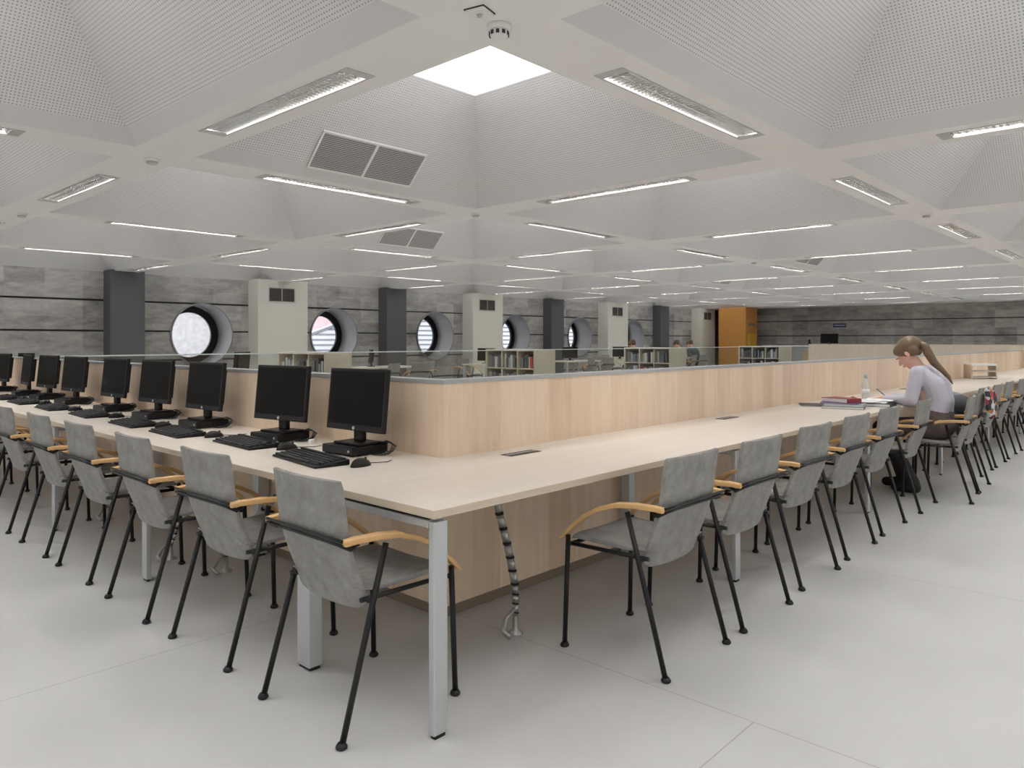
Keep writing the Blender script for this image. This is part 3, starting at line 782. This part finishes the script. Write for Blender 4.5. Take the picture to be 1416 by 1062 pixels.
for n_ in range(9):
    rz = math.atan2(-math.cos(math.radians(mon_th[n_])), -math.sin(math.radians(mon_th[n_])))
    pos = '%s from the desk corner' % rank(n_) if n_ else 'nearest the desk corner'
    a = (2.125, mon_y[n_]+.015, TOP)
    if n_ == 0:
        pc0 = make_pc(); pc0.location = a; pc0.rotation_euler.z = rz; pc0['group'] = 'flat black computers under the monitors'; pc0['label'] = 'flat black computer case under the monitor ' + pos
        mo0 = make_monitor(); mo0.location = (2.115, mon_y[0], TOP+.046); mo0.rotation_euler.z = rz; mo0['group'] = 'black monitors in a row on the left desk'; mo0['label'] = 'switched-off black monitor standing on a flat computer, ' + pos
        kb0 = make_keyboard(); kb0.location = (kb[0][0], kb[0][1], TOP); kb0.rotation_euler.z = -PI/2+kb[0][2]; kb0['group'] = 'black keyboards on the left desk'; kb0['label'] = 'black keyboard in front of the monitor ' + pos
        ms0 = make_mouse(); ms0.location = (ms[0][0], ms[0][1], TOP); ms0.rotation_euler.z = -PI/2+.2; ms0['group'] = 'black mice on the left desk'; ms0['label'] = 'black mouse beside the keyboard ' + pos
        continue
    dup(pc0, a, rz, 'flat black computer case under the monitor ' + pos)
    dup(mo0, (2.115, mon_y[n_], TOP+.046), rz, 'switched-off black monitor standing on a flat computer, ' + pos)
    dup(kb0, (kb[n_][0], kb[n_][1], TOP), -PI/2+kb[n_][2], 'black keyboard in front of the monitor ' + pos)
    if n_ < len(ms): dup(ms0, (ms[n_][0], ms[n_][1], TOP), -PI/2-.1+.05*n_, 'black mouse beside the keyboard ' + pos)
t = thing('white_adapter', 'small white plug beside the base of the second monitor', 'adapter', (2.16, 3.44, TOP)); b = bmesh.new(); box(b, -.012, .012, -.014, .014, 0, .022); obj('body', b, M['paper'], t, .004)

# ------------------------------------------------------------------ things on the right run
def leaf_block(b, w, d, h, mi_c=0, mi_p=1):
    box(b, -w/2, w/2, -d/2, d/2, 0, .003, mi_c); box(b, -w/2, w/2, -d/2, d/2, h-.003, h, mi_c); box(b, -w/2, -w/2+.004, -d/2, d/2, .003, h-.003, mi_c)
    box(b, -w/2+.004, w/2-.004, -d/2+.004, d/2-.004, .003, h-.003, mi_p)
def book(name, label, cat, x, y, z, w, d, h, rz, col, group=None):
    t = thing(name, label, cat, (x, y, z), rz, group)
    b = bmesh.new(); box(b, -w/2, w/2, -d/2, d/2, 0, .003); box(b, -w/2, w/2, -d/2, d/2, h-.003, h); box(b, -w/2, w/2, -d/2, -d/2+.004, .003, h-.003); obj('cover', b, mat(name+'_cover', col, .5), t, .001)
    b = bmesh.new(); box(b, -w/2+.004, w/2-.004, -d/2+.004, d/2-.004, .003, h-.003); obj('pages', b, M['paper'], t)
    return t
#BOOKS
book('folder', 'thin black folder at the left end of the pile', 'folder', 6.30, 2.33, TOP, .24, .30, .012, .5, (.02, .02, .02))
book('folder', 'grey-green folder lowest in the stack on the desk', 'folder', 6.20, 2.10, TOP, .24, .31, .020, .25, (.22, .24, .20))
book('notebook', 'pale grey notebook lying on the grey-green folder', 'notebook', 6.22, 2.095, TOP+.020, .22, .29, .016, .2, (.45, .46, .42))
book('notebook', 'thin purple notebook under the thick red book', 'notebook', 6.24, 2.13, TOP+.036, .21, .28, .008, .1, (.12, .07, .25))
book('book', 'thick dark red book on top of the stack', 'book', 6.26, 2.14, TOP+.044, .17, .25, .034, -.35, (.26, .025, .025))
book('book', 'black-edged binder under the white sheets', 'binder', 6.62, 1.96, TOP, .30, .22, .028, .12, (.012, .012, .014))
t = thing('paper_sheets', 'fan of white sheets lying on the black binder', 'paper', (6.65, 2.00, TOP+.029), .1)
for k_, (dx, dy, a, z) in enumerate(((0, 0, 0, 0), (.06, .03, .3, .004), (-.06, .04, -.25, .008), (.10, -.02, .12, .012))):
    b = bmesh.new(); vs = box(b, -.15, .15, -.105, .105, 0, .003); bmesh.ops.rotate(b, verts=vs, cent=(0,0,0), matrix=Matrix.Rotation(a, 3, 'Z')); bmesh.ops.translate(b, verts=vs, vec=(dx, dy, z)); obj('sheet', b, M['paper'], t)
book('book', 'black book lying open-side down behind the white sheets', 'book', 6.62, 2.30, TOP, .22, .16, .035, .5, (.03, .03, .035))
def bottle():
    t = thing('water_bottle', 'clear plastic water bottle with pale cap standing on the desk', 'bottle', (7.28, 2.27, TOP))
    b = bmesh.new(); lathe(b, ((.028, 0), (.033, .01), (.033, .12), (.028, .145), (.014, .185), (.012, .20)), 16)
    m, N, L_, bb = new_mat('clear_plastic'); bb.inputs['Base Color'].default_value = (.80, .84, .84, 1); bb.inputs['Alpha'].default_value = .45; bb.inputs['Roughness'].default_value = .15
    obj('bottle_body', b, m, t)
    b = bmesh.new(); lathe(b, ((.015, .196), (.015, .222), (.013, .226)), 14); obj('cap', b, mat('grey_blue_cap', (.35, .45, .48), .4), t)
    b = bmesh.new(); lathe(b, ((.0335, .045), (.0335, .095)), 16); obj('label_band', b, mat('white_wrap', (.75, .77, .78), .4), t)
bottle()
t = thing('pencil_case', 'small red pencil case beside the thick red book', 'pencil case', (6.70, 2.18, TOP+.0), .5)
b = bmesh.new(); tube(b, ((-.10, 0, .025), (-.085, 0, .027), (.085, 0, .027), (.10, 0, .025)), (.016, .027, .027, .016), 12); obj('pouch', b, mat('red_cloth', (.50, .03, .05), .7), t)
b = bmesh.new(); box(b, -.09, .09, -.003, .003, .052, .057); obj('zip', b, M['black'], t)
t = thing('letter_tray', 'two-tier white and wooden paper tray at the far back of the desk', 'paper tray', (12.35, 2.30, TOP), -.95)
for k_ in range(3):
    b = bmesh.new(); z = .015 + k_*.085; box(b, -.17, .17, -.12, .12, z, z+.028 if k_ == 2 else z+.018); obj('tray', b, M['paper'] if k_ == 2 else M['maple_pale'], t, .003)
for sx in (-.165, .165):
    b = bmesh.new(); box(b, sx-.008, sx+.008, -.115, .115, 0, .20); obj('side_panel', b, M['maple_pale'], t)

# ------------------------------------------------------------------ people
def capsule(b, p, q, r0, r1, sx=1.0):
    """convex hull of two spheres"""
    vs = []
    for c, r in ((Vector(p), r0), (Vector(q), r1)):
        for i in range(1, 8):
            th = PI*i/8
            for k in range(14):
                ph = 2*PI*k/14; vs.append(b.verts.new(c + Vector((math.sin(th)*math.cos(ph)*sx, math.sin(th)*math.sin(ph), math.cos(th)))*r))
        vs += [b.verts.new(c + Vector((0,0,r))), b.verts.new(c - Vector((0,0,r)))]
    r_ = bmesh.ops.convex_hull(b, input=vs)
    bmesh.ops.delete(b, geom=[g for g in r_['geom_interior'] if isinstance(g, bmesh.types.BMVert)], context='VERTS')
def ellip(b, c, rx, ry, rz, rot=None):
    r = bmesh.ops.create_uvsphere(b, u_segments=18, v_segments=12, radius=1)
    M4 = Matrix.Translation(Vector(c)) @ (rot or Matrix.Identity(4)) @ Matrix.Diagonal((rx, ry, rz, 1))
    bmesh.ops.transform(b, matrix=M4, verts=r['verts'])
def blend(name, b, m, parent, voxel, it=6):
    o = obj(name, b, m, parent)
    md = o.modifiers.new('r', 'REMESH'); md.mode = 'VOXEL'; md.voxel_size = voxel; md.use_smooth_shade = True
    sm = o.modifiers.new('s', 'SMOOTH'); sm.iterations = it; sm.factor = .5
    par, o.parent = o.parent, None
    baked(o); o.parent = par
    for p in o.data.polygons: p.use_smooth = True
    return o
def make_person(label, loc, rz, cols, fine=True):
    """seated, leaning over a desk; local Y is forward, origin on the floor under the hips' axis"""
    t = thing('person', label, 'person', loc, rz)
    skin = mat('skin', cols.get('skin', (.66, .40, .30)), .5); top = mat('knitted_top', cols['top'], .9, noise=.06, nscale=60, bump=.3)
    skirt = mat('skirt_cloth', cols['skirt'], .9, noise=.35, nscale=30); tights = mat('dark_tights', (.012, .011, .012), .7); hairm = mat('hair', cols['hair'], .5, noise=.35, nscale=18)
    vx = .007 if fine else .014
    J = dict(pel=(0, .02, .57), waist=(0, .005, .70), chest=(0, .03, .87), upch=(0, .085, .985), neck=(0, .155, 1.065), hd=(0, .205, 1.12))
    sh = {s: (s*.165, .115, 1.015) for s in (-1, 1)}
    el = {-1: (-.225, .145, .79), 1: (.225, .20, .785)}
    wr = {-1: (-.10, .415, .785), 1: (.12, .43, .785)}
    hp = {s: (s*.085, .03, .555) for s in (-1, 1)}; kn = {s: (s*.10, .425, .535) for s in (-1, 1)}; an = {-1: (-.11, .16, .085), 1: (.10, .30, .085)}
    face = Matrix.Translation((0, .225, 1.165)) @ Matrix.Rotation(-.72, 4, 'X')     # head frame, looks down at the book
    def H(x, y, z): return face @ (Vector((x, y, z))*1.06)
    b = bmesh.new()
    # torso, neck
    for s in (-1, 1):
        capsule(b, (s*.06, .02, .57), (s*.045, .01, .70), .095, .085); capsule(b, (s*.045, .01, .70), (s*.06, .04, .90), .08, .085); capsule(b, (s*.06, .05, .90), (s*.11, .105, 1.0), .08, .055)
        capsule(b, (0, .12, 1.02), sh[s], .055, .048)
        capsule(b, sh[s], el[s], .042, .034); capsule(b, el[s], wr[s], .033, .023)
        capsule(b, hp[s], kn[s], .078, .055); capsule(b, kn[s], an[s], .052, .034); ax, ay, az = an[s]
        capsule(b, (ax, ay-.02, .045), (ax, ay+.13, .03), .032, .026)
    capsule(b, (0, .135, 1.03), (0, .185, 1.11), .052, .048)
    # head: skull, jaw, nose, lips, brow, ears
    ellip(b, H(0, -.012, .035), .074, .092, .088, face.to_3x3().to_4x4()); ellip(b, H(0, .028, -.03), .058, .062, .075, face.to_3x3().to_4x4())
    ellip(b, H(0, .055, -.082), .026, .024, .022, face.to_3x3().to_4x4())
    capsule(b, H(0, .086, .012), H(0, .104, -.022), .008, .013)
    ellip(b, H(0, .085, -.052), .022, .010, .010, face.to_3x3().to_4x4())
    for s in (-1, 1):
        ellip(b, H(s*.028, .077, .022), .018, .012, .010, face.to_3x3().to_4x4()); ellip(b, H(s*.074, -.010, -.002), .008, .018, .030, face.to_3x3().to_4x4())
    # hands: palm, four bent fingers of their own length, thumb leaving the side of the palm
    for s in (-1, 1):
        w = Vector(wr[s]); fd = Vector((-s*.35, 1, -.12)).normalized(); sd = Vector((s, s*s*.35, 0)).normalized(); dn = Vector((0, 0, -1))
        kn_ = w + fd*.075
        for q, off in enumerate((-.028, -.009, .010, .027)):
            capsule(b, w + sd*off*.5, kn_ + sd*off, .014, .0125)
            ln = (.034, .044, .040, .031)[q] if s > 0 else (.031, .040, .044, .034)[q]
            k1 = kn_ + sd*off; k2 = k1 + (fd + dn*.25).normalized()*ln; k3 = k2 + (fd + dn*.9).normalized()*ln*.6; k4 = k3 + (fd*.6 + dn).normalized()*ln*.4
            capsule(b, k1, k2, .0095, .0085); capsule(b, k2, k3, .0085, .0080); capsule(b, k3, k4, .0080, .0070)
        th0 = w + fd*.025 - sd*.028; th1 = th0 + (fd*.8 - sd*.7).normalized()*.035; th2 = th1 + (fd*1.0 - sd*.1 + dn*.4).normalized()*.028
        capsule(b, th0, th1, .0125, .0105); capsule(b, th1, th2, .0100, .0080)
    body = blend('body', b, skin, t, .0055 if fine else .014, 2)
    # eyes
    for s in (-1, 1):
        b = bmesh.new(); ellip(b, H(s*.029, .0765, .006), .009, .007, .004, face.to_3x3().to_4x4()); obj('eye', b, mat('eye_white', (.7, .68, .66), .3), t)
        b = bmesh.new(); tube(b, (H(s*.014, .090, .024), H(s*.030, .091, .029), H(s*.044, .082, .024)), .003, 6); obj('eyebrow', b, hairm, t)
    b = bmesh.new(); capsule(b, H(-.014, .093, -.052), H(.014, .093, -.052), .005, .005); obj('lips', b, mat('lips', (.50, .18, .16), .5), t)
    # sweater: torso and sleeves, loose hem behind
    b = bmesh.new()
    for s in (-1, 1):
        capsule(b, (s*.075, -.005, .665), (s*.06, -.015, .78), .085, .090); capsule(b, (s*.06, -.015, .78), (s*.07, .015, .90), .090, .094)
        capsule(b, (s*.07, .015, .90), (s*.105, .09, .99), .094, .070); capsule(b, (0, .105, 1.01), sh[s], .066, .060)
        capsule(b, sh[s], el[s], .060, .052); e_ = Vector(el[s]); w_2 = Vector(wr[s]); capsule(b, e_, e_.lerp(w_2, .82), .050, .034)
    sw = blend('sweater', b, top, t, vx, 5)
    b = bmesh.new()
    for s in (-1, 1):
        capsule(b, (s*.07, -.01, .57), (s*.07, 0, .66), .105, .100); k_ = Vector(hp[s]).lerp(Vector(kn[s]), .72); capsule(b, hp[s], k_, .092, .076)
    capsule(b, (0, .06, .55), (0, .28, .54), .085, .075)
    blend('skirt', b, skirt, t, vx, 5)
    b = bmesh.new()
    for s in (-1, 1):
        k_ = Vector(hp[s]).lerp(Vector(kn[s]), .55); capsule(b, k_, kn[s], .068, .061); capsule(b, kn[s], Vector(kn[s]).lerp(Vector(an[s]), .45), .060, .060); capsule(b, Vector(kn[s]).lerp(Vector(an[s]), .45), an[s], .060, .044)
    blend('tights', b, tights, t, vx, 4)
    for s in (-1, 1):
        ax, ay, az = an[s]; b = bmesh.new()
        k_ = Vector(kn[s]).lerp(Vector(an[s]), .6); capsule(b, k_, (ax, ay, .09), .062, .052); capsule(b, (ax, ay-.012, .055), (ax, ay+.14, .042), .050, .038)
        bmesh.ops.bisect_plane(b, geom=b.verts[:]+b.edges[:]+b.faces[:], plane_co=(0,0,.004), plane_no=(0,0,-1), clear_outer=True)
        bmesh.ops.holes_fill(b, edges=[e for e in b.edges if e.is_boundary])
        blend('boot', b, tights, t, vx, 3)
    # hair: cap over the skull, tied high, long tail down the back
    b = bmesh.new(); R4 = face.to_3x3().to_4x4()
    ellip(b, H(0, -.034, .044), .090, .112, .094, R4)
    for s in (-1, 1): ellip(b, H(s*.050, .012, .060), .036, .066, .050, R4); ellip(b, H(s*.055, -.052, .0), .034, .044, .050, R4)
    # keep the face clear
    hr = blend('hair', b, hairm, t, vx, 3)
    b = bmesh.new()
    if cols.get('tail', True):
        base = Vector((0, .155, 1.262))
        pts = [base, Vector((0, .105, 1.235)), Vector((-.008, .070, 1.17)), Vector((-.016, .028, 1.10)), Vector((-.022, -.028, 1.045)), Vector((-.024, -.080, .985)), Vector((-.024, -.112, .925))]
        rr = [.020, .034, .036, .032, .024, .017, .006]
        for p, q, r0, r1 in zip(pts, pts[1:], rr, rr[1:]): capsule(b, p, q, r0, r1)
        pt = blend('ponytail', b, hairm, t, vx, 3)
        b = bmesh.new(); capsule(b, base + Vector((-.01, .0, .0)), base + Vector((.01, -.01, -.004)), .024, .024); obj('hair_tie', b, M['black'], t)
    else: b.free()
    return t
make_person('young woman with a long ponytail and pale grey sweater, bent over her papers', (6.955, 1.595, 0), -.03,
            dict(top=(.56, .54, .60), skirt=(.13, .10, .09), hair=(.15, .095, .05), skin=(.74, .44, .35)))

t = thing('pen', 'blue pen held up in the hand of the seated woman', 'pen', (7.085, 2.03, .80), 0)
b = bmesh.new(); tube(b, ((0, 0, -.02), (.05, .10, .05)), .004, 7); obj('barrel', b, M['blue'], t)

# jacket and scarf on the next chair
t = thing('jacket', 'dark grey jacket bundled on the chair behind the seated woman', 'jacket', (7.50, 1.63, .485))
b = bmesh.new(); rnd = random.Random(3)
for k_ in range(14): ellip(b, (rnd.uniform(-.14, .14), rnd.uniform(-.10, .10), .06+rnd.uniform(0, .22)), rnd.uniform(.05, .09), rnd.uniform(.05, .09), rnd.uniform(.05, .08))
ellip(b, (0, 0, .28), .12, .10, .05)
bmesh.ops.bisect_plane(b, geom=b.verts[:]+b.edges[:]+b.faces[:], plane_co=(0,0,.004), plane_no=(0,0,-1), clear_outer=True)
bmesh.ops.holes_fill(b, edges=[e for e in b.edges if e.is_boundary])
blend('cloth', b, mat('dark_grey_wool', (.10, .105, .11), .9, noise=.3, nscale=10), t, .012, 4)
b = bmesh.new(); capsule(b, (-.02, -.08, .30), (.06, .05, .315), .035, .045); blend('collar', b, mat('light_grey_lining', (.26, .27, .27), .9), t, .012, 3)
t = thing('scarf', 'red, white and grey patterned scarf draped over a chair back', 'scarf', (7.50, 1.345, .60))
b = bmesh.new(); rnd = random.Random(9)
for k_ in range(9):
    a = k_/8; capsule(b, (-.12+a*.25, -.02+rnd.uniform(-.015,.015), .26-.02*k_*.3), (-.10+a*.2, -.035, .02+rnd.uniform(0, .08)), .024, .022)
m, N, L_, bb = new_mat('scarf_pattern'); tc = N.new('ShaderNodeTexCoord'); vo = N.new('ShaderNodeTexVoronoi'); vo.inputs['Scale'].default_value = 22; L_.new(tc.outputs['Object'], vo.inputs['Vector'])
sp_ = N.new('ShaderNodeSeparateColor'); L_.new(vo.outputs['Color'], sp_.inputs[0]); rp = N.new('ShaderNodeValToRGB'); rp.color_ramp.interpolation = 'CONSTANT'; L_.new(sp_.outputs[0], rp.inputs[0])
rp.color_ramp.elements[0].color = (.05, .05, .06, 1); rp.color_ramp.elements[1].position = .3; rp.color_ramp.elements[1].color = (.45, .05, .07, 1)
e_ = rp.color_ramp.elements.new(.55); e_.color = (.6, .6, .6, 1); e_ = rp.color_ramp.elements.new(.85); e_.color = (.5, .25, .08, 1); L_.new(rp.outputs[0], bb.inputs['Base Color']); bb.inputs['Roughness'].default_value = .9
blend('cloth', b, m, t, .010, 3)

# ------------------------------------------------------------------ beyond the partition
# glass balustrade
t = thing('glass_screen', 'long waist-high glass screen crossing the room behind the desks', 'glass screen', (2.45, 8.95, 0))
n = 13; wseg = (27.0-2.45)/n
for k_ in range(n):
    b = bmesh.new(); quad(b, ((k_*wseg+.004, 0, 0), ((k_+1)*wseg-.004, 0, 0), ((k_+1)*wseg-.004, 0, 1.108), (k_*wseg+.004, 0, 1.108))); obj('glass_pane', b, M['glass'], t, recalc=False)
b = bmesh.new(); box(b, 0, n*wseg, -.008, .008, 1.108, 1.122); obj('top_edge', b, M['glass_edge'], t)
b = bmesh.new(); box(b, 0, n*wseg, -.02, .02, 0, .08); obj('floor_channel', b, M['alu'], t)

# bookcases, open toward the camera's left
cols = [(.5, .5, .5), (.12, .14, .16), (.55, .06, .06), (.65, .65, .62), (.2, .22, .25), (.4, .4, .38), (.08, .08, .09), (.55, .3, .1)]
BM = [mat('spine_%s' % n_, c, .6) for n_, c in zip('grey slate red cream graphite stone black ochre'.split(), cols)]
def bookcase(x, y0, y1, dep, label, where, spec):
    t = thing('bookcase', label, 'bookcase', (x, y0, 0), 0, 'low maple bookcases behind the glass screen')
    h = 1.115; w = y1-y0; n = 3; tk = .03
    b = bmesh.new(); box(b, 0, dep, 0, tk, 0, h); obj('end_panel', b, M['maple_pale'], t)
    b = bmesh.new(); box(b, 0, dep, w-tk, w, 0, h); obj('end_panel', b, M['maple_pale'], t)
    b = bmesh.new(); box(b, dep-.02, dep, tk, w-tk, .05, h-tk); obj('back_panel', b, M['base_dark'], t)
    b = bmesh.new(); box(b, -.003, dep, tk, w-tk, h-tk, h); obj('top_board', b, M['maple_pale'], t)
    for z in (.05, .40, .74):
        b = bmesh.new(); box(b, 0, dep-.02, tk, w-tk, z, z+.024); obj('shelf', b, M['maple_pale'], t)
    for k in (1, 2):
        b = bmesh.new(); yy = tk + (w-2*tk)*k/n; box(b, 0, dep-.02, yy-.012, yy+.012, .074, h-tk); obj('divider', b, M['maple_pale'], t)
    rnd = random.Random(spec); bw = (w-2*tk)/n; cn = {}
    for zi, z in enumerate((.424, .764)):
        for k in range(n):
            y = tk + bw*k + .03 + rnd.uniform(0, .05); end = tk + bw*(k+1) - .02
            i = 0
            while y < end - .07 and i < 6:
                th = rnd.uniform(.03, .065); hh = rnd.uniform(.18, .27)
                bb_ = bmesh.new(); box(bb_, 0, .18, 0, th, 0, hh)
                q = rnd.choice((0, 1, 3, 3, 4, 5, 6, 6, 1, 0, 3, 4, 5, 2, 4, 1))
                o = obj('book', bb_, BM[q]); o.location = (x+rnd.uniform(.01, .05), y0+y, z)
                tag(o, '%s book, %s in the %s bay on the %s shelf of the %s' % (('grey', 'slate', 'red', 'cream', 'graphite', 'stone', 'black', 'ochre')[q], rank(i), ('right', 'middle', 'left')[k], ('middle', 'top')[zi], where), 'book', 'books in the %s' % where)
                y += th + rnd.choice((.002, .002, .05)); i += 1
    return t
bookcase(5.90, 9.05, 10.33, .45, 'low open bookcase behind the glass, first from the left', 'first bookcase', 1)
bookcase(10.40, 9.05, 10.33, .60, 'low open bookcase behind the glass, second from the left', 'second bookcase', 2)
bookcase(15.20, 9.05, 10.33, .75, 'low open bookcase behind the glass, third from the left', 'third bookcase', 3)
bookcase(21.35, 9.05, 10.33, .90, 'low open bookcase behind the glass, furthest right', 'fourth bookcase', 4)

# reading tables by the windows with chairs and monitors
def back_table(x, y, w, d, label):
    t = thing('reading_table', label, 'table', (x, y, 0), 0, 'pale reading tables near the window wall')
    b = bmesh.new(); box(b, -w/2, w/2, -d/2, d/2, .712, .74); obj('tabletop', b, M['maple_top'], t, .002)
    for sx in (-1, 1):
        for sy in (-1, 1):
            b = bmesh.new(); cx_, cy_ = sx*(w/2-.04), sy*(d/2-.04); box(b, cx_-.025, cx_+.025, cy_-.025, cy_+.025, 0, .712); obj('leg', b, M['alu'], t)
# x centre, y centre, width, monitor?
back = [(9.55, 12.6, 1.5, 'first'), (12.75, 12.3, 1.5, 'second'), (15.95, 12.5, 1.5, 'third'), (18.6, 12.4, 1.5, 'fourth'), (21.3, 12.5, 1.5, 'fifth')]
for x, y, w, nm in back: back_table(x, y, w, .8, 'pale reading table near the window wall, %s from the left' % nm)
bmon = [((4.62, 11.9), 'table near the dark pillar at far left'), ]
def far_monitor(x, y, rz, label): dup(mo0, (x, y, .741), rz, label, 'black monitors at the window-side tables')
far_monitor(9.4, 12.75, -PI/2-.5, 'black monitor on the first window-side table, before a dark pillar')
far_monitor(12.55, 12.45, -PI/2+.55, 'black monitor on the second window-side table, beside the third round window')
far_monitor(16.0, 12.65, -PI/2+.5, 'black monitor on the third window-side table')
far_monitor(18.35, 12.62, -PI/2+.5, 'black monitor on the fourth window-side table')
back_table(2.35+.95, 12.6, 1.1, .8, 'pale table at the far left behind the partition')
far_monitor(3.10, 12.5, -PI/2+.2, 'black monitor peeping over the partition at far left')
back_table(5.85, 11.4, 1.0, .8, 'pale table in front of the first round window')
far_monitor(5.80, 11.3, -2.6, 'black monitor turned sideways in front of the first round window')
bc = [(9.15, 11.9, .3), (10.0, 11.95, -.3), (12.2, 11.55, .2), (13.2, 11.6, -.3), (12.6, 13.1, PI), (15.6, 11.85, .2), (16.5, 11.9, -.2), (18.2, 11.7, 0), (19.0, 11.75, .3), (18.6, 13.1, PI), (20.9, 11.8, .2), (21.7, 11.9, -.1), (10.6, 12.5, PI/2), (14.1, 12.3, PI/2), (17.1, 12.6, PI/2)]
for n_, (x, y, rz) in enumerate(bc):
    dup(chair0, (x, y, 0), rz, 'grey armchair among the window-side tables, %s from the left' % rank(n_), 'grey armchairs at the window-side tables')

# readers at the far tables
make_person('seated reader in a grey top, brown hair just above the third bookcase', (18.15, 11.80, 0), .2, dict(top=(.30, .31, .33), skirt=(.05, .06, .09), hair=(.10, .055, .03), tail=False), False)
make_person('seated reader in a white top behind the right side of the third bookcase', (20.9, 11.95, 0), .3, dict(top=(.62, .60, .58), skirt=(.05, .05, .06), hair=(.07, .045, .03), tail=False), False)
make_person('seated reader in a dark grey top beside the last cream pier', (21.75, 12.0, 0), -.1, dict(top=(.10, .11, .12), skirt=(.04, .04, .05), hair=(.16, .10, .06), tail=False), False)

# orange lift box in the far corner
t = thing('orange_booth', 'full-height orange booth standing in the far corner', 'booth', (27.3, 12.9, 0))
b = bmesh.new(); box(b, 0, 1.0, 0, 1.15, 0, CZ-.004); obj('body', b, M['orange'], t, .01)
b = bmesh.new(); box(b, .10, .88, -.02, 0, .02, 1.55); d_ = obj('door', b, M['yellow'], t, .004)
b = bmesh.new(); tube(b, ((.17, -.06, 1.0), (.17, -.06, 1.30)), .014, 8); tube(b, ((.17, -.06, 1.02), (.17, -.02, 1.02)), .01, 6); tube(b, ((.17, -.06, 1.28), (.17, -.02, 1.28)), .01, 6); obj('handle', b, M['alu'], d_)
b = bmesh.new(); box(b, .22, .80, -.012, 0, 1.86, 1.96); obj('sign_plate', b, M['base_dark'], t)
# dark panel on the far wall next to the pier
b = bmesh.new(); box(b, WALL_X-.03, WALL_X-.001, 14.25, 15.14, 0, CZ-.02); struct(obj('dark_panel', b, M['joint']))
t = thing('wall_sign', 'small dark blue sign on the far concrete wall', 'sign', (WALL_X-.012, 10.0, 1.86))
b = bmesh.new(); box(b, -.01, .01, -.24, .24, -.075, .075); obj('plate', b, M['blue'], t)
b = bmesh.new(); box(b, -.013, -.010, -.20, .20, -.012, .02); obj('marking', b, M['light_sticker'], t)

# low partition of the next desk block
t = thing('low_partition', 'pale maple partition far behind, running across the right side', 'partition', (21.2, 8.15, 0))
b = bmesh.new(); box(b, 0, .08, -9.5, 0, 0, 1.165); obj('panel', b, M['maple_pale'], t)
b = bmesh.new(); box(b, -.004, .084, -9.5, .004, 1.165, 1.185); obj('cap', b, M['edge'], t)
# service counter with screen, box and dark cabinet
t = thing('service_counter', 'pale service counter with glazed front at the far wall', 'counter', (27.3, 10.9, 0))
b = bmesh.new(); box(b, -.4, .4, -1.7, 1.2, 1.06, 1.10); obj('counter_top', b, M['facade'], t)
b = bmesh.new(); box(b, -.36, -.32, -.6, 1.15, 0, 1.06); obj('front_panel', b, M['cap'], t)
b = bmesh.new(); box(b, -.36, .36, -1.66, -1.0, 0, 1.06); obj('cabinet', b, M['dark_col'], t)
dup(mo0, (27.3, 9.75, 1.101), -PI/2, 'black monitor on the service counter by the far wall', 'black monitors at the window-side tables').scale = (1.45, 1.45, 1.2)
t = thing('cardboard_box', 'tan cardboard box standing before the service counter', 'box', (26.7, 10.05, 0), 0)
b = bmesh.new(); box(b, -.18, .18, -.35, .35, .0, .95); obj('carton', b, mat('cardboard', (.50, .37, .24), .8), t, .004)
b = bmesh.new(); box(b, -.182, .182, -.02, .02, .948, .953); obj('tape', b, M['edge'], t)
t = thing('desk_phone', 'small dark telephone standing on the service counter', 'telephone', (27.3, 10.45, 1.10)); b = bmesh.new(); box(b, -.05, .05, -.06, .06, 0, .10); box(b, -.03, .03, -.03, .03, .10, .22); obj('handset', b, M['black'], t)
